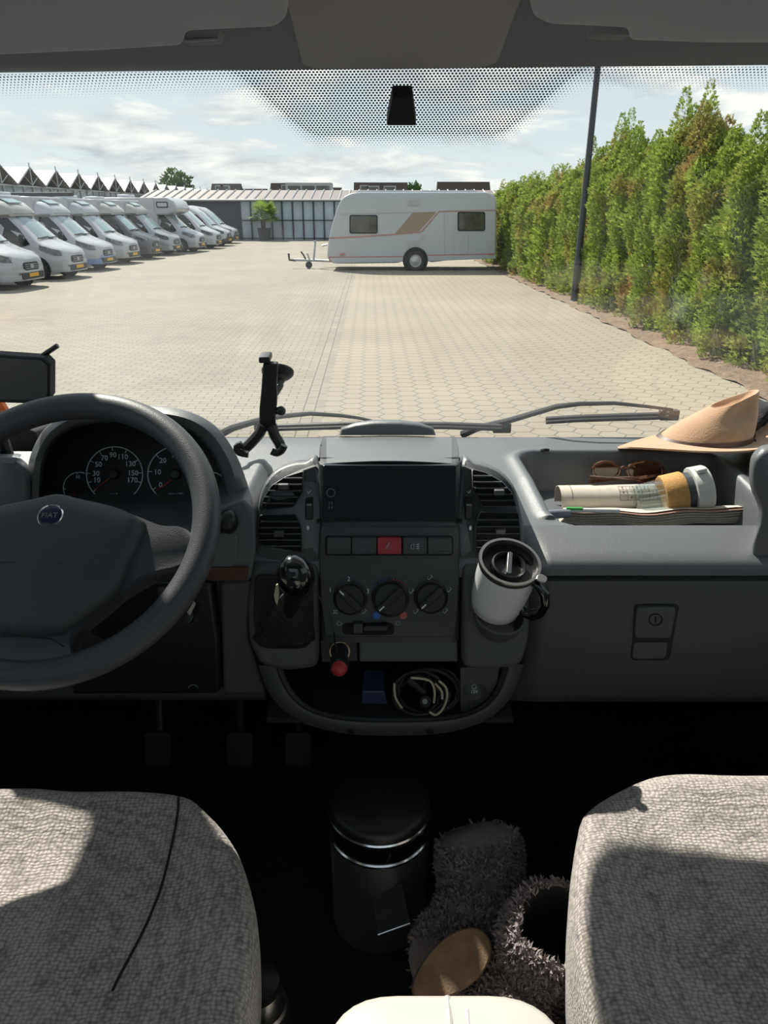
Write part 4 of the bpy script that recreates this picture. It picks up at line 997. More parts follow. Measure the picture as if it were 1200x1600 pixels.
L9 = [(a, s) for a, s in zip((162, 182, 210, 237, 265, 296, 328, 357, 18), ('10', '30', '50', '70', '90', '110', '130', '150', '170'))]
dial(179, 741, 44, 43, 0, 360, L9+[(140, '')], 'round speed dial marked 10 to 170', ((176, 744), (145, 767)), 'km/h')
dial(275, 741, 44, 43, 130, 410, [(146, '0'), (186, '10'), (225, '20'), (268, '30'), (310, '40'), (352, '50'), (25, '60')], 'round rev dial marked 0 to 60', ((268, 750), (243, 768)), 'rpm x100')
dial(124, 762, 25, 24, 120, 290, [(175, ''), (262, 'H')], 'small gauge at the left', ((119, 766), (114, 780)))
dial(330, 762, 25, 24, -110, 80, [(-20, '')], 'small gauge at the right', None)
MB().prism([cl(x, y, .004) for x, y in ((157, 754), (163, 716), (165, 712), (166, 740), (164, 755), (160, 762))], -CN*.001).obj('glint_mark', mt['markd'], clus) if False else None
MB().box(cl(270, 784, .002), (.008, .002, .002)).obj('telltale', mt['markd'], clus)
# driver side lower fascia, wood strip, lower shell
MB().prism([Y(x, y, tab(y, [(780, .992), (910, .965)])) for x, y in rpoly([(316, 800), (380, 780), (398, 800), (399, 860), (391, 909), (300, 910)], 8)], (0, .2, 0)).obj('knee_panel', mt['dash'], dash, bevel=.004)
MB().prism([Y(x, y, tab(y, [(780, .989), (910, .962)])) for x, y in rpoly([(300, 832), (365, 832), (371, 842), (369, 878), (362, 887), (300, 888)], 5)], (0, .02, 0)).obj('fuse_cover', mt['dash'], dash, bevel=.002)
MB().prism([Y(x, y, tab(y, [(780, .985), (910, .958)])) for x, y in rpoly([(298, 889), (388, 888), (385, 907), (298, 908)], 3)], (0, .02, 0)).obj('wood_strip', mt['wood'], dash, bevel=.002)
MB().prism([Y(x, y, .955) for x, y in rpoly([(130, 912), (330, 912), (342, 1000), (344, 1085), (110, 1086)], 10)], (0, .3, 0)).obj('column_shroud', mt['black'], dash, bevel=.01)
MB().prism([Y(x, y, .962) for x, y in rpoly([(344, 910), (392, 910), (388, 1000), (402, 1046), (415, 1086), (348, 1086)], 8)], (0, .3, 0)).obj('lower_shell', mt['dash3'], dash, bevel=.006)
MB().tube([Y(302+7*math.cos(R(a)), 1075+5*math.sin(R(a)), .952) for a in range(180, 361, 20)], .0008, 5).obj('pull_ring', mt['markd'], dash)
# gear gaiter housing and cup holder block
def blk(pts, y0, y1, py0, py1, back, nm, rad=14, m_='dash3', bev=.012):
    return MB().prism([Y(x, y, tab(y, [(py0, y0), (py1, y1)])) for x, y in rpoly(pts, rad, 4)], (0, back, 0)).obj(nm, mt[m_], dash, bevel=bev, seg=3)
blk([(390, 880), (498, 884), (498, 1046), (450, 1052), (408, 1044), (388, 1010), (384, 940)], .975, .925, 880, 1046, .2, 'gaiter_housing')
blk([(397, 900), (488, 905), (490, 985), (470, 1005), (410, 1006), (396, 985)], .962, .930, 900, 1006, .05, 'gaiter_recess', 12, 'blackm', .003)
blk([(722, 884), (818, 890), (828, 930), (828, 1000), (815, 1044), (765, 1050), (722, 1046)], .975, .92, 880, 1046, .2, 'cup_holder_block')
ch = MB()
cc = Y(783, 954, .925); 
ch.lathe([(.028, -.04), (.034, -.03), (.0385, -.012), (.036, -.010), (.032, -.03)], cc, (0.1, -.25, .96), 36, cap=False)
ch.obj('cup_holder', mt['dash3'], dash)
# glovebox door outline and latch
gb = MB()
def gface(px, py, o=0): return Y(px, py, tab(py, [(905, .955), (1090, .945)])+o)
lt = MB().prism([gface(x, y, -.002) for x, y in rpoly([(991, 944), (1062, 944), (1058, 965), (1050, 1012), (1046, 1032), (985, 1032), (989, 1000)], 8)], (0, .01, 0)).obj('latch_recess', mt['blackm'], dash)
MB().prism([gface(x, y, -.007) for x, y in rpoly([(995, 949), (1057, 949), (1049, 998), (991, 998)], 7)], (0, .008, 0)).obj('latch', mt['dash3'], lt, bevel=.002)
MB().prism([gface(x, y, -.004) for x, y in rpoly([(990, 1004), (1044, 1004), (1040, 1029), (988, 1030)], 6)], (0, .004, 0)).obj('latch_scoop', mt['dash3'], lt, bevel=.001)
MB().tube([gface(1024.5+10*math.cos(2*PI*k/24), 968.5+9*math.sin(2*PI*k/24), -.008) for k in range(24)], .0009, 5, closed=True).prism([gface(x, y, -.008) for x, y in ((1023.5, 964), (1026, 964), (1025.5, 973), (1023, 973))], (0, .001, 0)).obj('lock', mt['slot'], lt)
# right end: recess shoulder and door-side vent bulge
MB().loft([[Y(x+dx, y+dy, yy) for x, y in [(1150, 815), (1141, 800), (1138, 775), (1139, 748), (1144, 746), (1155, 757), (1170, 780), (1180, 805), (1178, 818)]] for yy, dx, dy in ((1.20, 4, 6), (1.10, 0, 0), (1.045, 2, 3))]).obj('tray_shoulder', mt['dash'], dash, ang=60) if False else None
bul = [(1172, 720), (1182, 702), (1200, 694), (1260, 690), (1560, 690), (1560, 910), (1200, 905), (1186, 800), (1172, 760)]
bs = smooth(bul, 4); mx, my = 1240, 800
MB().loft([[Y(mx+(p.x-mx)*k, my+(p.y-my)*k, yy) for p in bs] for yy, k in ((1.34, .97), (1.10, 1.0), (1.02, 1.0), (.985, .97), (.97, .92), (.965, .84))]).obj('side_bulge', mt['dash'], dash, ang=80)
lb = smooth([(-330, 706), (0, 708), (28, 714), (46, 730), (52, 760), (50, 830), (44, 900), (-330, 905)], 4); mx, my = -60, 800
MB().loft([[Y(mx+(p.x-mx)*k, my+(p.y-my)*k+dy, yy) for p in lb] for yy, k, dy in ((1.36, .96, 4), (1.16, 1.0, 0), (1.08, 1.0, 1), (1.04, .985, 2), (1.02, .95, 3), (1.015, .88, 3))]).obj('side_bulge', mt['dash'], dash, ang=80)
MB().prism([Y(x, y, 1.20) for x, y in rpoly([(-200, 664), (40, 668), (56, 676), (58, 706), (-200, 706)], 6)], (0, .10, -.01)).obj('dash_pod', mt['blackm'], dash, bevel=.008, seg=3)
tab_ = MB().tube([Zr(845, 704, -.440), Zr(850, 703, -.434), Zr(857, 703, -.437)], .003, 6).obj('clip', mt['slot'], dash)

# ---- U shaped lower tray
Uo = [(404, 1040), (410, 1060), (428, 1094), (462, 1124), (510, 1141), (570, 1149), (650, 1149), (712, 1142), (762, 1124), (795, 1094), (811, 1060), (818, 1038)]
Ui = [(441, 1040), (448, 1060), (462, 1084), (486, 1104), (525, 1116), (575, 1120), (650, 1120), (708, 1117), (745, 1106), (768, 1086), (780, 1062), (786, 1038)]
uo, ui = smooth(Uo, 4, False), smooth(Ui, 4, False); um = [a*.5+b*.5 for a, b in zip(uo, ui)]
def uy(py): return tab(py, [(1040, .935), (1150, .915)])
def ring_(c, o, k=0): return [Y(p.x, p.y+k, uy(p.y)+o) for p in c]
uq = [a*.25+b*.75 for a, b in zip(uo, ui)]
MB().loft([ring_(uo, .22, -16), ring_(uo, .04, -2), ring_(uo, .012), ring_(um, .0), ring_(uq, .001), ring_(ui, .012), ring_(ui, .05)], closed=False, cap0=False, cap1=False).obj('lower_tray', mt['dash3'], dash, ang=80)
MB().tube([Y(p.x, p.y, uy(p.y)-.0008) for p in uq], .0012, 6).obj('tray_seam', mt['slot'], dash)
tz = Y(600, 1119, .93).z-CH
MB().box(V(0.01, 1.06, tz-.008), (.40, .26, .01)).obj('tray_floor', mt['blackm'], dash)
MB().box(V(0.01, 1.19, tz+.05), (.42, .01, .13)).obj('tray_back', mt['slot'], dash)
MB().prism([Y(x, y, .945) for x, y in rpoly([(719, 1044), (782, 1040), (777, 1068), (762, 1094), (740, 1108), (719, 1116)], 4)], (0, .2, 0)).obj('socket_panel', mt['dash3'], dash, bevel=.002)
sc_ = MB().lathe([(.0175, 0), (.0175, .003), (.0155, .004)], Y(741, 1077, .944), (0, -.84, .54), 24).obj('socket_cap', mt['black'], dash)
st = MB(); st.text('12V', Y(741, 1081, .938), (1, 0, 0), (0, .54, .84), .007); st.text('180W', Y(741, 1087, .938), (1, 0, 0), (0, .54, .84), .007)
st.tube([Y(741+4*math.cos(k*1.05), 1073+3.6*math.sin(k*1.05), .938) for k in range(6)], .0004, 4, closed=True); st.obj('socket_text', mt['mark'], sc_, flat=True)
for x in (548, 672): MB().lathe([(.006, 0), (.006, .002)], Y(x, 1143, .918), (0, -.8, -.5), 12).obj('screw', mt['slot'], dash)
# ================================================================== STEERING WHEEL
A_ = R(41.04); WC = V(-.414, .825, -.373); E1 = Vector((1, 0, 0)); E2 = Vector((0, math.cos(A_), math.sin(A_))); WN = E1.cross(E2)
def wl(a, b, n=0.0): return WC+E1*a+E2*b+WN*n
def w2(px, py, n=0.0):
    p = PL(px, py, WC+WN*n, WN)-WC; return p.dot(E1), p.dot(E2)
sw = empty('steering_wheel', WC, 'dark grey four-spoke steering wheel with a blue and chrome round badge', 'steering wheel')
MB().tube([wl(.1872*math.cos(2*PI*k/96), .1872*math.sin(2*PI*k/96)) for k in range(96)], .0180, 20, closed=True, upv=WN).obj('rim', mt['wheel'], sw)
half = [w2(x, y, .0) for x, y in ((130, 783), (190, 797), (231, 815), (262, 828), (292, 826), (312, 850), (302, 882), (280, 893), (255, 897), (232, 905), (196, 925), (152, 962), (122, 985), (112, 1010), (120, 1040))]
top_b = w2(70, 780)[1]; bot = -.185
out = [(0, top_b)]+half+[(0, bot)]+[(-a, b) for a, b in reversed(half)]
osm = rpoly(out, .014, 4)
MB().loft([[wl(a*k, b*k, n) for a, b in osm] for n, k in ((-.030, .90), (-.020, 1.0), (.004, 1.0), (.010, .97))]).obj('spokes', mt['wheel'], sw, ang=50)
pad = [w2(x, y, .012) for x, y in ((130, 783), (185, 795), (229, 814), (226, 835), (214, 862), (200, 888), (193, 912), (178, 935), (130, 968), (100, 992))]
pr2 = [(0, top_b)]+pad+[(0, w2(45, 996, .012)[1])]+[(-a, b) for a, b in reversed(pad)]
psm = rpoly(pr2, .012, 4); cb = sum(b for a, b in psm)/len(psm)
MB().loft([[wl(a*k, cb+(b-cb)*k, n) for a, b in psm] for n, k in ((-.005, 1.0), (.014, 1.0), (.022, .975), (.029, .90), (.033, .72), (.035, .4), (.0355, .1))]).obj('airbag_cover', mt['hub'], sw, ang=60)
ls = MB()
for pts in (((-60, 880), (20, 879), (95, 880)), ((-60, 995), (30, 994), (80, 998), (100, 1010))):
    ls.tube([PL(x, y, WC+WN*.0345 if y < 900 else WC+WN*.03, WN) for x, y in pts], .0009, 5)
ls.obj('pad_seam', mt['slot'], sw)
bc = PL(80, 808, WC+WN*.030, WN); 
bd = MB().lathe([(.0165, -.004), (.0165, .003), (.015, .005), (.0135, .0035)], bc, WN, 40).obj('badge', mt['chrome'], sw)
MB().lathe([(.0135, 0), (.0135, .0042), (.012, .0046)], bc, WN, 32).obj('badge_face', M('badge_blue', (.012, .02, .06), .25, coat=.5), bd)
MB().text('FIAT', bc+WN*.0048, E1+E2*.03, E2, .0092, .0004, bold=.0003, space=1.12).obj('badge_letters', mt['chrome'], bd, flat=True)
MB().tube([WC-WN*.02, WC-WN*.12+E2*.0, WC-WN*.26], [.045, .055, .075], 24).obj('column', mt['black'], sw)
stk = tag(MB().tube([Y(300, 838, 1.0), Y(335, 825, .985), Y(352, 817, .975)], [.009, .010, .011], 12).ball(Y(357, 815, .972), (.015, .015, .019), 14, 10).obj('control_stalk', mt['black']), 'black control stalk end poking out right of the steering wheel rim', 'stalk')
ky = empty('ignition_key', Y(302, 955, .93), 'metal key in the ignition lock behind the wheel rim', 'key')
MB().prism([Y(x, y, .93) for x, y in ((292, 957), (301, 943), (305, 946), (297, 962))], (0, .004, .002)).obj('key_blade', mt['steel'], ky)
MB().lathe([(.012, 0), (.012, .012), (.008, .014)], Y(293, 964, .945), (0, -.8, .6), 20).obj('lock_barrel', mt['black'], ky)
# ================================================================== GEAR LEVER
gl = empty('gear_lever', Y(455, 985, .92), 'gear lever with a glossy black knob and leather gaiter beside the radio stack', 'gear lever')
MB().ball(Y(462, 900, .86), (.0265, .026, .034), 28, 18, Matrix.Rotation(R(-10), 3, 'Y') @ Matrix.Rotation(R(20), 3, 'X')).obj('knob', mt['gloss'], gl)
MB().tube([Y(462, 912, .862), Y(457, 938, .885), Y(452, 960, .90)], [.016, .014, .012], 16).obj('shaft', mt['black'], gl)
def gait(t, k): # pleated leather
    cx_ = lerp(458, 443, t); cy_ = lerp(928, 1000, t); r = lerp(17, 48, t**.8); a = 2*PI*k/40
    r *= 1+.07*math.sin(5*a+t*3); return Y(cx_+r*math.cos(a), cy_+r*.30*math.sin(a)-0, lerp(.885, .935, t)-lerp(.012, .030, t)*math.sin(a))
MB().loft([[gait(j/10, k) for k in range(40)] for j in range(11)]).obj('gaiter', M('leather', (.020, .021, .024), .45, bump=.5, bscale=120), gl, ang=70)
MB().prism([Y(x, y, .868) for x, y in rpoly([(431, 915), (434, 913), (436, 930), (433, 946), (430, 940), (428, 930)], 1)], (0, .004, 0)).obj('tag', mt['cream'], gl)
# ================================================================== SUN VISORS
def vy(py): return .705-(88-py)*.00088
def visor(pts, label, parts):
    r = rpoly(pts, 9, 5); ro = empty('sun_visor', Y(*pts[0], vy(60)), label, 'sun visor')
    cx_ = sum(x for x, y in r)/len(r); cy_ = sum(y for x, y in r)/len(r)
    rings = []
    for k, o in ((.985, .018), (1.0, .012), (1.0, .006), (.99, .0), (.97, -.003)):
        rings.append([Y(cx_+(x-cx_)*k, cy_+(y-cy_)*(1-(1-k)*2), vy(y)+o) for x, y in r])
    MB().loft(rings).obj('visor_board', mt['visor'], ro, ang=70)
    MB().prism([Y(x, y, vy(y)+.02) for x, y in rpoly(parts, 3, 3)], (0, .02, 0)).obj('clip', mt['header'], ro, bevel=.002)
    MB().tube([Y(parts[3][0], parts[3][1], vy(60)+.02), Y(parts[2][0], parts[2][1], vy(60)+.02)], .0012, 6).obj('clip_pin', mt['visor'], ro)
visor([(-150, 92), (0, 85), (160, 78), (284, 70), (290, 50), (300, 47), (430, 41), (448, 25), (452, -10), (450, -120), (-150, -120)], 'grey folded sun visor above the steering wheel', [(291, 47), (344, 45), (341, 61), (288, 64)])
visor([(1350, 70), (1200, 66), (1100, 66), (985, 62), (981, 44), (970, 42), (860, 37), (834, 24), (827, 0), (830, -120), (1350, -120)], 'grey folded sun visor on the passenger side', [(924, 40), (982, 41), (984, 55), (928, 53)])
# ================================================================== WIPERS (outside the glass)
def ow(px, py, off=.03):
    d = ray(px, py); n = Vector((0, .634, .773)); p0 = wsp(0, .3, off); return CO+d*((p0-CO).dot(n)/d.dot(n))
def wiper(label, arm, blade, joint):
    ro = empty('windscreen_wiper', ow(*arm[-1]), label, 'wiper')
    ap = [ow(x, y, .035) for x, y in arm]; MB().tube(ap, [.004+.008*(1-i/(len(ap)-1))**1.5 if joint < 0 else tab(i, [(0, .010), (3, .008), (5, .005), (6, .005), (7, .011)]) for i in range(len(ap))], 8, flat=.8).obj('arm', mt['rubber'], ro)
    MB().tube([ow(x, y, .022) for x, y in blade], .0085, 8).obj('blade', mt['rubber'], ro)
    MB().tube([ow(x, y+2.5, .015) for x, y in blade], .003, 6).obj('blade_rubber', mt['rubber'], ro)
    MB().box(ow(*blade[-1], .028), (.04, .018, .022)).obj('end_clip', mt['rubber'], ro, bevel=.002)
wiper('left wiper, blade lying along the base of the screen behind the console', [(345, 678), (365, 668), (410, 655), (440, 650), (485, 646), (530, 649), (560, 653), (600, 662)], [(398, 668), (430, 668), (560, 664), (700, 665), (784, 668)], -1)
wiper('right wiper, arched arm running towards the hat', [(724, 678), (745, 669), (795, 657), (870, 635), (905, 631), (960, 630), (1010, 635), (1050, 640)], [(853, 657), (900, 654), (960, 652), (1026, 650), (1045, 648)], -1)
MB().box(V(.35, 1.56, -.56), (1.6, .1, .05)).obj('x', mt['blackm']) if False else None
cw = MB().slab(lambda u, v: V(lerp(-1, 1, u), lerp(1.50, 1.85, v), -.475-.10*v), 10, 3, (0, 0, -.02)).obj('trim_3', mt['bumper']); struct(cw, 'black scuttle panel outside at the foot of the windscreen')
# ================================================================== PHONE HOLDER
ph = empty('phone_holder', Y(425, 650, 1.2), 'black suction-cup phone holder with forked arms on the windscreen', 'phone holder')
c = onglass(434, 580, -.004); nI = Vector((0, -.634, -.773))
MB().lathe([(.029, 0), (.0285, .004), (.024, .009), (.016, .013), (.012, .022)], c, nI, 32).obj('suction_cup', mt['black'], ph)
yb = 1.20
MB().prism([Y(x, y, yb) for x, y in rpoly([(411, 568), (434, 569), (432, 602), (433, 618), (432, 636), (430, 645), (430, 672), (405, 670), (405, 640), (408, 610)], 3)], (0, .012, .003)).obj('back_plate', mt['black'], ph, bevel=.002)
MB().prism([Y(x, y, yb-.004) for x, y in rpoly([(404, 558), (421, 558), (422, 568), (404, 568)], 3)], (0, .03, .004)).obj('top_clamp', mt['black'], ph, bevel=.002)
MB().tube([c+nI*.015, Y(437, 602, 1.23), Y(428, 615, 1.215)], [.009, .007, .008], 10).obj('neck', mt['black'], ph)
MB().tube([Y(427, 643, 1.21), Y(438, 641, 1.205)], .0065, 12).ball(Y(439, 642, 1.205), .0085, 14, 10).obj('adjuster_knob', mt['black'], ph)
for q, hk in (([(411, 664), (406, 676), (396, 688), (386, 698), (380, 702)], [(378, 694), (370, 699), (374, 707), (388, 710)]), ([(424, 664), (429, 680), (436, 692), (439, 700)], [(444, 696), (440, 704), (432, 708), (424, 705)])):
    ar = MB().tube([Y(x, y, yb-.004) for x, y in smooth([(x, y, 0) for x, y in q], 4, False) for x, y in [(x, y)]] if False else [Y(p.x, p.y, yb-.004) for p in smooth([(x, y, 0) for x, y in q], 4, False)], .0095, 10).obj('fork_arm', mt['black'], ph)
    MB().tube([Y(p.x, p.y, yb-.022) for p in smooth([(x, y, 0) for x, y in hk], 3, False)], .0065, 8).obj('hook', mt['black'], ar)
# ================================================================== TABLET / NAVIGATION, ORANGE PIECE
tb = empty('navigation_screen', Y(20, 595, 1.08), 'dark display device standing on the dash at the left edge, stubby antenna raised', 'display')
tp = [(-140, 545), (68, 559), (78, 569), (78, 620), (70, 632), (-140, 624)]
MB().prism([Y(x, y, 1.05+.0002*(80-x)) for x, y in tp], (0, .022, .002)).obj('case', mt['blackm'], tb, bevel=.002)
MB().prism([Y(x, y, 1.048+.0002*(80-x)) for x, y in [(-136, 550), (64, 563), (74, 572), (74, 616), (66, 626), (-136, 619)]], (0, .002, 0)).obj('display', mt['screen2'], tb)
MB().tube([Y(63, 558, 1.07), Y(90, 540, 1.07)], .0038, 8).obj('antenna', mt['black'], tb)
MB().tube([Y(-20, 620, 1.075), V(-.62, 1.12, -.43)], .012, 10).obj('foot', mt['black'], tb)
tag(MB().prism([Y(x, y, 1.16) for x, y in ((-40, 640), (-20, 620), (1, 628), (9, 641), (-6, 652), (-40, 668))], (0, .012, 0)).obj('warning_card', mt['orange'], bevel=.001), 'orange card edge showing beneath the display at the left edge', 'card')
# ================================================================== MUG
mg = empty('travel_mug', Y(785, 965, .885), 'white travel mug with a black screw lid standing tilted in the cup holder', 'travel mug')
top_ = Y(797, 877, .90); b0 = Y(786, 955, .872)
ax = Vector((.10, -.36, .93)).normalized(); H = .098; K = 1.05; bt = top_-ax*H*K
MB().lathe([(.031, 0), (.0345, .002), (.038, .02), (.0405, .06), (.0405, H-.006), (.038, H-.006), (.037, H-.03)], bt, ax, 56).obj('mug_body', mt['white'], mg, ang=50)
MB().lathe([(.0400, H-.010), (.0418, H-.008), (.0430, H-.002), (.0425, H+.001), (.0385, H+.001), (.0375, H-.006)], bt, ax, 56, cap=False).obj('steel_rim', mt['steel'], mg, ang=50)
ld = MB().lathe([(.0385, H-.014), (.0385, H-.003), (.0365, H-.012), (.030, H-.018), (.0245, H-.018), (.0235, H-.006), (.0215, H-.004), (.0195, H-.007), (.0185, H-.016), (.001, H-.017)], bt, ax, 48).obj('lid', mt['black'], mg, ang=40)
s1 = Vector((1, 0, 0)); s1 = (s1-ax*s1.dot(ax)).normalized(); s2 = ax.cross(s1); dg = (s2*.98+s1*.18).normalized(); dp = ax.cross(dg)
MB().prism([bt+ax*(H-.016)+dg*a+dp*b for a, b in rrect(-.0205, -.0035, .0205, .0035, .003)], ax*.014).obj('lid_grip', mt['ring'], ld, bevel=.001)
hd = (s1*.80+s2*-.60).normalized()
MB().prism([bt+ax*(H-.001)+hd*a+ax.cross(hd)*b for a, b in rrect(.041, -.007, .055, .007, .006)], ax*.004).obj('thumb_tab', mt['steel'], mg, bevel=.001)
MB().tube([bt+hd*r+ax*h for r, h in ((.036, .085), (.047, .086), (.058, .078), (.064, .062), (.063, .042), (.055, .028), (.043, .024), (.036, .028))], [.007, .0085, .0095, .0095, .0095, .0095, .0085, .007], 14, flat=.8).obj('handle', mt['gloss'], mg)
for c_ in kids(mg):
    for ch_ in [c_]+kids(c_):
        mi = wm(ch_); ch_.data.transform(mi.inverted() @ Matrix.Translation(bt) @ Matrix.Scale(K, 4) @ Matrix.Translation(-bt) @ mi)
# ================================================================== CABLE COIL, BLUE CASE in the lower tray
fz = tz
tag(MB().prism([Y(x, y, .965) for x, y in ((566, 1080), (601, 1080), (610, 1119), (564, 1119))], (0, .06, 0)).obj('plastic_case', mt['bluec'], bevel=.002), 'bluish shiny plastic case lying in the lower tray', 'case')
cc_ = empty('cable_coil', Y(665, 1085, .95), 'coil of black braided and cream charging cable in the lower tray', 'cable')
b = MB()
for i in range(5):
    cx_, cy_, rx, ry, ph_ = ((655, 1083, 40, 34, .2), (668, 1080, 46, 34, 1), (650, 1086, 36, 30, 2), (690, 1078, 28, 32, .5), (660, 1088, 42, 28, 3))[i]
    b.tube([Y(cx_+rx*math.cos(2*PI*k/32)*(1+.04*math.sin(3*k+ph_)), cy_+ry*math.sin(2*PI*k/32), .935+.004*i+.006*math.sin(k*.6+ph_)) for k in range(32)], .0026, 7, closed=True)
b.obj('black_cable', M('braided_cable', (.02, .02, .022), .6, bump=1, bscale=900, var=.8, vscale=700), cc_)
c2 = MB()
for pts in ([(642, 1059), (662, 1061), (674, 1066), (679, 1080), (678, 1098)], [(616, 1068), (618, 1090), (628, 1106)], [(686, 1064), (697, 1075), (698, 1092), (690, 1110), (680, 1117), (671, 1112)], [(680, 1068), (690, 1080), (691, 1092)]):
    c2.tube([Y(p.x, p.y, .924) for p in smooth([(x, y, 0) for x, y in pts], 5, False)], .0019, 8)
c2.obj('cream_cable', mt['cream'], cc_)
MB().tube([Y(636, 1060, .925), Y(662, 1082, .93)], .006, 10).tube([Y(662, 1100, .93), Y(665, 1096, .915)], .009, 12).obj('plug', mt['black'], cc_)
MB().lathe([(.0042, 0), (.0042, .001)], Y(664, 1096, .911), (0, -.85, .5), 14).obj('plug_contact', mt['markd'], cc_)
# ================================================================== TRAY CONTENTS
TZ = -.446-.072                                                   # tray floor
def T_(px, py, dz): return Zr(px, py, TZ+dz)
# newspaper: stacked folded sheets along the front lip
npz = empty('newspaper', T_(1000, 812, 0), 'folded newspaper lying along the front lip of the dash tray', 'newspaper')
def nsheet(dz, x0, x1, y0, y1, m_, seed):
    rnd = random.Random(seed)
    def f(u, v):
        return V(lerp(x0, x1, u)+.008*v*(1-u), lerp(y0, y1, v), TZ+dz*(1-.85*v*v)+.003*math.sin(u*7+seed)*(1-v)+.002*math.sin(u*17+seed*2)*(1-v)+.004*u+.002)
    return MB().slab(f, 24, 4, (0, 0, .0008)).obj('page', mt[m_], npz, ang=60)
for k in range(11): nsheet(.002+.0023*k, lerp(.302, .312, k/10)*1.07-.012+.0015*math.sin(k*2.1), .637+.003*math.cos(k*1.7), 1.150+.001*math.sin(k*3), 1.205, 'paper' if k != 10 else 'pink', 1+k*.06)
nsheet(.0275, .325, .632, 1.153, 1.205, 'paper', 1.7)
# puzzle magazine rolled behind
pz = empty('puzzle_magazine', T_(920, 790, .02), 'rolled puzzle magazine with a number grid behind the newspaper', 'magazine')
def roll(u, v, r=.024):
    x = lerp(.325, .56, u); a = lerp(-2.2, 2.0, v); cy_, cz = 1.232, TZ+.022
    return V(x, cy_-r*1.25*math.sin(a)*1.0, cz+r*math.cos(a)+.004*u)
MB().slab(roll, 12, 24, (0, 0, -.0012)).obj('cover', mt['paper'], pz)
def rp_(x, s, o=.0012):                                            # s metres down the front of the roll from its crest
    a = s/.026; r = .024; return V(x, 1.232-(r*1.25+o)*math.sin(a), TZ+.022+(r+o)*math.cos(a)+.004*(x-.325)/.235)
gr_ = MB()
for i in range(8):
    x = 0.432+.0135*i; gr_.tube([rp_(x, .004+.030*k/6) for k in range(7)], .00035, 4)
for j in range(4): gr_.tube([rp_(0.432, .004+.010*j), rp_(0.5265, .004+.010*j)], .00035, 4)
gr_.tube([rp_(.345, -.01+.042*k/6) for k in range(7)], .0004, 4)
rnd = random.Random(3)
for i in range(7):
    for j in range(3):
        if rnd.random() < .55: gr_.text(str(rnd.randint(1, 9)), rp_(0.4387+.0135*i, .009+.010*j), (1, 0, 0), (0, .55, .83), .0065)
gr_.obj('printed_grid', mt['ink'], pz, flat=True)
# pens
pn = empty('pen', T_(900, 800, .03), 'clear pen with a green barrel lying on the newspaper', 'pen')
p0, p1 = T_(880, 797, .034), T_(968, 798, .036)
MB().tube([p0, p1], .0042, 12).obj('barrel', mt['penb'], pn); MB().tube([lerp(p0, p1, .05)+Vector((0, 0, .002)), lerp(p0, p1, .34)+Vector((0, 0, .002))], .0040, 12).obj('green_band', mt['green'], pn)
tag(MB().tube([T_(848, 808, .028), T_(856, 804, .030), T_(872, 803, .030), T_(890, 802, .030)], [.003, .0085, .0085, .007], 16).obj('marker_pen', mt['pod']), 'grey-blue rounded marker end at the left corner of the dash tray', 'marker')
# sunglasses at the back of the tray
sg = empty('sunglasses', T_(980, 745, .03), 'tortoiseshell sunglasses with brown lenses lying folded in the dash tray', 'sunglasses')
yg = 1.30
def G(px, py, o=0.0): return Y(px, py, yg+o)
for cx_, cy_, rx, ry in ((947, 735, 21, 13), (1008, 736, 28, 15)):
    fr = MB().tube([G(cx_+rx*math.cos(2*PI*k/32), cy_+ry*math.sin(2*PI*k/32)*(1.12 if math.sin(2*PI*k/32) > 0 else 1)) for k in range(32)], .0032, 8, closed=True).obj('frame', mt['tort'], sg)
    MB().prism([G(cx_+rx*math.cos(2*PI*k/32), cy_+ry*math.sin(2*PI*k/32)*1.05, .0) for k in range(32)], (0, .002, 0)).obj('lens', mt['lens'], fr)
MB().tube([G(967, 733), G(974, 730), G(981, 733)], .0032, 8).obj('bridge', mt['tort'], sg)
MB().tube([G(921, 752, -.05), G(955, 748, -.045), G(1000, 747, -.045), G(1030, 742, -.02)], [.0045, .0042, .004, .003], 8).obj('temple', mt['tort'], sg)
MB().tube([G(921, 746, -.052), G(960, 748, -.05), G(1000, 751, -.05)], [.0045, .003, .0015], 8).obj('temple', mt['tort'], sg)
# glass keep cup lying on the newspaper
kc = empty('reusable_cup', T_(1040, 780, .04), 'glass cup with a cork sleeve and pale plastic lid lying in the dash tray', 'cup')
gp0 = V(.428, 1.128, TZ+.066); dr = Vector((.985, .06, .165)).normalized()
a0 = Y(990, 783, 1.20); a1 = Y(1094, 764, 1.20); dr = (a1-a0).normalized(); Lc = (a1-a0).length
MB().lathe([(.001, 0), (.024, .0), (.0275, .003), (.0285, .012), (.034, Lc*.80), (.0320, Lc*.80), (.0265, .014), (.024, .006), (.001, .005)], a0, dr, 44, cap=False).obj('glass_body', mt['glass'], kc, ang=50)
MB().lathe([(.0325, Lc*.42), (.0355, Lc*.42), (.0372, Lc*.44), (.0385, Lc*.72), (.037, Lc*.74), (.034, Lc*.74)], a0, dr, 44).obj('cork_sleeve', mt['cork'], kc, ang=50)
MB().lathe([(.0335, Lc*.745), (.0345, Lc*.75), (.0345, Lc*.87), (.032, Lc*.88)], a0, dr, 44).obj('smoky_collar', mt['ring'], kc, ang=50)
MB().lathe([(.0375, Lc*.85), (.0415, Lc*.855), (.0425, Lc*.87), (.0425, Lc*1.06), (.040, Lc*1.10), (.03, Lc*1.12)], a0, dr, 44).obj('lid', mt['lidp'], kc, ang=50)
MB().box(a0+dr*Lc*.9+Vector((-.0, -.012, .044)), (.018, .02, .008), Matrix.Rotation(-.2, 3, 'Y')).obj('lid_tab', mt['lidp'], kc, bevel=.003)
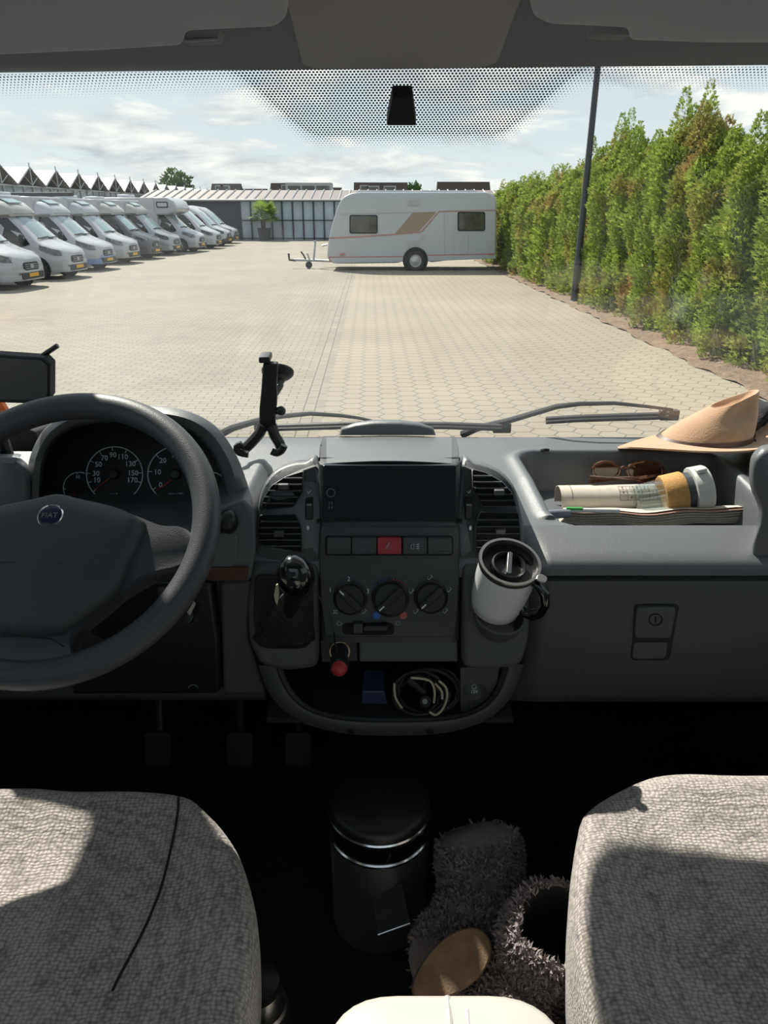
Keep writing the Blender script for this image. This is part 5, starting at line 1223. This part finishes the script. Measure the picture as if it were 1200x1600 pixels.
# ================================================================== HAT
ht = empty('felt_hat', Y(1110, 690, 1.30), 'camel felt fedora with a thin dark band lying on the right of the dash', 'hat')
hc_ = V(.624, 1.335, -.392)
def brim(u, v, o=0):
    a = 2*PI*u; r = lerp(.075, .158, v); x = r*math.cos(a)*1.02; y = r*math.sin(a)*.62
    lift = .012*math.sin(a*2+.4)*v - .016*v*v*math.cos(a-2.6) + .010*v*math.cos(a)
    return hc_+Vector((x, y, -.020+lift+o))
MB().slab(brim, 72, 12, (0, 0, .0035)).obj('brim', mt['felt'], ht, ang=80)
def crown(t, k, n=64):
    a = 2*PI*k/n; ca, sa = math.cos(a), math.sin(a)
    rx = lerp(.090, .050, t**1.2); ry = lerp(.064, .022, t**1.3)
    x = rx*ca; y = ry*sa
    topz = .064+.036*(ca*.5+.5)**1.2 if True else 0
    z = t*topz
    if t > .6: x *= 1-.10*((t-.6)/.4)
    pinch = .020*math.exp(-((t-.72)/.22)**2)*math.exp(-((ca-.35)/.45)**2)*(1 if sa < 0 else -1)
    return hc_+Vector((x+.045*t, y+pinch, -.022+z))
rgs = [[crown(t, k) for k in range(64)] for t in (0, .08, .18, .3, .45, .6, .75, .87, .95, 1.0)]
top = rgs[-1]; cen = sum(top, Vector())/64
def dent(p, s):                                                    # lengthwise crease of the top
    q = cen+(p-cen)*s; q.z = lerp(q.z, q.z, 0)-.016*(1-s**2); return q
for s in (.93, .82, .6, .35, .1): rgs.append([dent(p, s)+Vector((0, 0, .004 if s > .9 else 0)) for p in top])
MB().loft(rgs).obj('crown', mt['felt'], ht, ang=80, sub=1)
MB().loft([[hc_+((crown(t, k)-hc_)*Vector((1, 1, 1)).x)+Vector((math.cos(2*PI*k/64), math.sin(2*PI*k/64), 0))*.0025 for k in range(64)] for t in (.03, .16)], cap0=False, cap1=False).obj('band', mt['band'], ht)
cl_ = MB()
def cloth(u, v):
    p = Y(lerp(1165, 1330, u), lerp(632, 690, v), 1.40-.10*v); p.z += .012*math.sin(u*9+v*3)+.008*math.sin(u*23-v*7); p.y += .02*math.sin(u*13+v*8); return p
tag(MB().slab(cloth, 30, 14, (0, .05, -.02)).obj('cloth', mt['cloth'], ang=80), 'crumpled black cloth behind the hat at the right edge', 'cloth')
# ================================================================== SEATS
def seat(left):
    z0 = -.72
    if left: c = [(-700, 1240), (-400, 1240), (0, 1234), (120, 1238), (279, 1243), (330, 1272), (372, 1325), (393, 1385), (402, 1440), (401, 1500), (395, 1560), (385, 1620), (372, 1800), (340, 2100), (-700, 2100)]
    else: c = [(1900, 1216), (1600, 1214), (1200, 1213), (1048, 1213), (985, 1226), (918, 1262), (905, 1290), (896, 1350), (894, 1420), (899, 1480), (912, 1540), (935, 1610), (985, 1800), (1060, 2100), (1900, 2100)]
    pts = smooth([(x, y, 0) for x, y in c], 5); P = []
    for p in pts:
        q = Zr(p.x, p.y, z0); q.x = max(-.80, min(.80, q.x)); q.y = max(.16, q.y); P.append(q)
    cen = sum(P, Vector())/len(P); cen = Vector(((-.44 if left else .50), .45, z0+CH))
    rings = []
    for k, dz in ((.90, -.20), (.97, -.17), (.992, -.10), (1.0, -.05), (1.0, -.02), (.992, -.004), (.975, .008), (.95, .014), (.91, .016), (.85, .012), (.76, .002), (.64, -.006), (.5, -.010), (.35, -.012), (.2, -.012), (.08, -.012)):
        rings.append([cen+(p-cen)*k+Vector((0, 0, dz+(.004*noise.noise(p*9+Vector((k*4, 0, 0)))))) for p in P])
    ro = empty('cab_seat', Vector((cen.x, cen.y, CH-1.16)), 'grey woven driver seat cushion, patch of sunlight at its left' if left else 'grey woven passenger seat cushion with a sunlit front edge', 'seat')
    mb = MB().loft(rings); cu = mb.obj('cushion', mt['fabric'], ro, ang=180)
    bvh = BVHTree.FromPolygons([tuple(v) for v in mb.v], [f for f in mb.f])
    def hit(px, py, o=.001):
        d = ray(px, py).normalized(); h = bvh.ray_cast(CO, d); return h[0]-d*o if h[0] else Zr(px, py, z0)
    sm_ = [(279, 1246), (277, 1275), (266, 1330), (252, 1385), (237, 1425), (222, 1458), (200, 1500), (183, 1532), (176, 1548)] if left else None
    if sm_: MB().tube([hit(p.x, p.y) for p in smooth([(x, y, 0) for x, y in sm_], 4, False)], .0016, 6).obj('seam', mt['cloth'], ro)
    MB().box(Vector((cen.x, cen.y-.02, CH-1.03)), (.44, .40, .26)).obj('seat_box', mt['blackm'], ro, bevel=.02)
    return ro
seat(True); seat(False)
# ================================================================== PEDAL BIN
bp = V(-.0075, .895, -1.16); pbn = empty('pedal_bin', bp, 'small stainless pedal bin with a black lid between the seats', 'bin')
MB().lathe([(.080, 0), (.083, .004), (.083, .205)], bp, n=64).obj('body', mt['steeld'], pbn, ang=60)
MB().lathe([(.0835, .203), (.0858, .205), (.0858, .209), (.0835, .211)], bp, n=64).obj('chrome_ring', mt['chrome'], pbn)
MB().lathe([(.0825, .209), (.0825, .246)], bp, n=64).obj('collar', mt['gloss'], pbn)
MB().lathe([(.084, .244), (.0866, .247), (.0866, .252), (.084, .255)], bp, n=64).obj('chrome_ring', mt['chrome'], pbn)
MB().lathe([(.085, .250), (.084, .262), (.075, .270), (.05, .276), (.02, .279), (.001, .28)], bp, n=64).obj('lid', mt['black'], pbn, ang=80)
pd = [Y(x, y, .755) for x, y in ((591, 1461), (641, 1443))]
pq = MB().prism([pd[0], pd[1], pd[1]+Vector((-.012, .06, .012)), pd[0]+Vector((-.012, .06, .012))], (0, 0, -.003)).obj('pedal', mt['black'], pbn)
MB().tube(pd, .0018, 8).obj('pedal_edge', mt['chrome'], pq)
# ================================================================== FLEECE BOOTS
def fur_on(mb, name, n, L, parent, seed=1, mat_='fur'):
    rnd = random.Random(seed); tris = []; tot = 0
    for f in mb.f:
        if len(f) > 4: continue
        p = [mb.v[i] for i in f]
        for t in ((0, 1, 2), (0, 2, 3))[:len(p)-2]:
            a, b, c = p[t[0]], p[t[1]], p[t[2]]; ar = (b-a).cross(c-a).length
            if ar > 1e-9: tot += ar; tris.append((tot, a, b, c))
    import bisect
    cum = [t[0] for t in tris]; o = MB(); cen = sum(mb.v, Vector())/len(mb.v)
    for i in range(n):
        _, a, b, c = tris[min(len(tris)-1, bisect.bisect(cum, rnd.random()*tot))]
        u, v = rnd.random(), rnd.random()
        if u+v > 1: u, v = 1-u, 1-v
        p = a+(b-a)*u+(c-a)*v; nn = (b-a).cross(c-a).normalized()
        if nn.dot(CO-p) < 0 and rnd.random() < .9: nn = -nn
        d = (nn+Vector((rnd.gauss(0, .6), rnd.gauss(0, .6), rnd.gauss(0, .6)))).normalized(); s_ = d.cross(Vector((rnd.gauss(0, 1), rnd.gauss(0, 1), rnd.gauss(0, 1)))).normalized()
        l = L*rnd.uniform(.5, 1.2); w_ = l*.16; cu = s_.cross(d)*l*rnd.uniform(-.5, .5)
        m_ = p+d*l*.55+cu*.4; e = p+d*l*.8+cu*1.3
        o.v += [p-s_*w_, p+s_*w_, m_+s_*w_*.8, m_-s_*w_*.8, e]; k = len(o.v)-5; o.f += [[k, k+1, k+2, k+3], [k+3, k+2, k+4]]
    o.mi = [0]*len(o.f)
    return o.obj(name, mt[mat_], parent, fix=False, flat=True)
def lump(rings, seed, amp=.006):
    return [[p+Vector((1, 1, 1))*0+((p-sum(r, Vector())/len(r)).normalized()*amp*noise.noise(p*28+Vector((seed, 0, 0)))) for p in r] for r in rings]
def tubeR(path, rads, n=28, sq=None):
    m_ = MB(); m_.tube(path, 1.0, n); rr = []
    L = len(path)
    for i in range(L):
        c_ = Vector(path[i]); r = rads[i]; rr.append([c_+(q-c_)*r for q in m_.v[i*n:(i+1)*n]])
    return rr
# boot lying on its side, sole to the camera
b1 = empty('fleece_boot', V(.12, .75, -1.15), 'fluffy taupe boot lying on its side, brown sole facing up, next to the bin', 'boot')
pA = [Y(742, 1305, .86), Y(748, 1340, .84), Y(752, 1385, .80), Y(748, 1430, .76), Y(728, 1468, .72), Y(700, 1500, .685), Y(675, 1520, .66)]
rA = [.062, .066, .064, .062, .062, .058, .044]
sub = smooth(pA, 3, False); rs = [tab(i/3, list(enumerate(rA))) for i in range(len(sub))]
rgA = lump(tubeR(sub, rs), 3); mA = MB().loft(rgA); mA.obj('boot_body', mt['fur'], b1, ang=180); fur_on(mA, 'fleece', 16000, .013, b1, 5)
sc = Y(706, 1508, .625); e1 = (Y(765, 1462, .655)-Y(648, 1552, .60)).normalized(); vn = (CO-sc).normalized(); e2 = vn.cross(e1).normalized(); vn = e1.cross(e2)
def solep(a):
    c_, s_ = math.cos(a), math.sin(a); return sc+e1*(.060*c_)+e2*(.030+.005*c_)*s_
MB().loft([[solep(2*PI*k/36)-vn*.03 for k in range(36)], [solep(2*PI*k/36) for k in range(36)], [sc+(solep(2*PI*k/36)-sc)*.94+vn*.003 for k in range(36)]]).obj('sole', mt['sole'], b1, ang=50)
# standing boot with its opening showing
b2 = empty('fleece_boot', V(.17, .62, -1.15), 'fluffy taupe boot standing beside the passenger seat, dark opening upwards', 'boot')
oc = Y(862, 1448, .64); axb = Vector((-.06, -.30, .94)).normalized()
pB = [oc+Vector((.01, .0, -.0)), oc-axb*.05, oc-axb*.10, oc-axb*.15+Vector((-.02, -.03, 0)), oc-axb*.19+Vector((-.03, -.08, .0))]
rB = [.062, .064, .064, .07, .06]
rgB = lump([[c_+( (Vector((math.cos(2*PI*k/32), math.sin(2*PI*k/32), 0))) - axb*(Vector((math.cos(2*PI*k/32), math.sin(2*PI*k/32), 0)).dot(axb)) )*r for k in range(32)] for c_, r in zip(smooth(pB, 3, False), [tab(i/3, list(enumerate(rB))) for i in range(13)])], 9)
inner = [[oc+(p-oc)*.74+Vector((0, 0, 0)) for p in rgB[0]], [oc+(p-oc)*.68-axb*.06 for p in rgB[0]], [oc+(p-oc)*.6-axb*.12 for p in rgB[0]]]
top_r = [oc+(p-oc)*.92+axb*.012 for p in rgB[0]]; top_i = [oc+(p-oc)*.80+axb*.010 for p in rgB[0]]
mB = MB().loft([top_i, top_r]+rgB, cap0=False); mB.obj('boot_body', mt['fur'], b2, ang=180); fur_on(mB, 'fleece', 15000, .013, b2, 8)
MB().loft([top_i]+inner, cap0=False).obj('lining', mt['blackm'], b2, ang=180)
ft = tubeR([oc-axb*.13+Vector((-.03, -.03, 0)), oc-axb*.16+Vector((-.06, -.08, .01)), oc-axb*.17+Vector((-.085, -.13, .01)), oc-axb*.17+Vector((-.095, -.155, .01))], [.062, .062, .055, .03])
mF = MB().loft(lump(ft, 4)); mF.obj('toe', mt['fur'], b2, ang=180); fur_on(mF, 'fleece', 7000, .013, b2, 9)
# ================================================================== WHITE BOX AND FLASK AT THE BOTTOM
wb = empty('white_box', V(.065, .33, -1.1), 'white plastic box lid with rounded corners at the bottom between the seats', 'box')
def wr_c(k, z, dy=0):
    pts = rpoly([(-.062, .488), (.185, .488), (.185, .14), (-.062, .14)], .075, 8); cx_, cy_ = .0615, .31
    return [V(cx_+(x-cx_)*k, cy_+(y-cy_)*k, z) for x, y in pts]
MB().loft([wr_c(.90, -1.15), wr_c(.93, -.80)]).obj('tub', mt['whitep'], wb)
MB().loft([wr_c(.94, -.79), wr_c(1.0, -.79), wr_c(1.0, -.765), wr_c(.985, -.755), wr_c(.95, -.752), wr_c(.5, -.750)]).obj('lid', mt['whitep'], wb, ang=60)
MB().tube([V(.066, .484, -.756), V(.066, .42, -.749), V(.066, .2, -.749)], .004, 8).tube([V(.085, .470, -.754), V(.085, .2, -.749)], .003, 8).obj('ridge', mt['whitep'], wb)
fb = V(-.160, .600, -1.16); fk = empty('steel_flask', fb, 'brushed steel vacuum flask standing between the driver seat and the white box', 'flask')
MB().lathe([(.036, 0), (.037, .004), (.037, .19), (.033, .202)], fb, n=36).obj('flask_body', mt['steel'], fk)
MB().lathe([(.0335, .196), (.034, .20), (.034, .206), (.031, .210), (.032, .214), (.027, .240), (.024, .246)], fb, n=36).obj('cap', mt['steel'], fk)
MB().lathe([(.0265, .242), (.0265, .256), (.02, .259)], fb, n=30).obj('stopper', mt['black'], fk)
# ================================================================== PEDALS
for px, py, nm in ((246, 1172, 'black clutch pedal, leftmost of the three in the dark footwell'), (374, 1172, 'black brake pedal, middle of the three in the dark footwell'), (466, 1172, 'black accelerator pedal, rightmost of the three in the dark footwell')):
    p = Y(px, py, 1.17); pe = empty('pedal', p, nm, 'pedal', None)
    MB().prism([p+Vector((x, z*.35, z)) for x, z in rrect(-.028, -.035, .028, .035, .01)], (0, .015, -.008)).obj('pad', mt['rubber'], pe, bevel=.003)
    MB().tube([p+Vector((0, .02, .0)), p+Vector((-.005, .08, .12)), p+Vector((-.01, .1, .22))], .008, 8).obj('arm', mt['black'], pe)
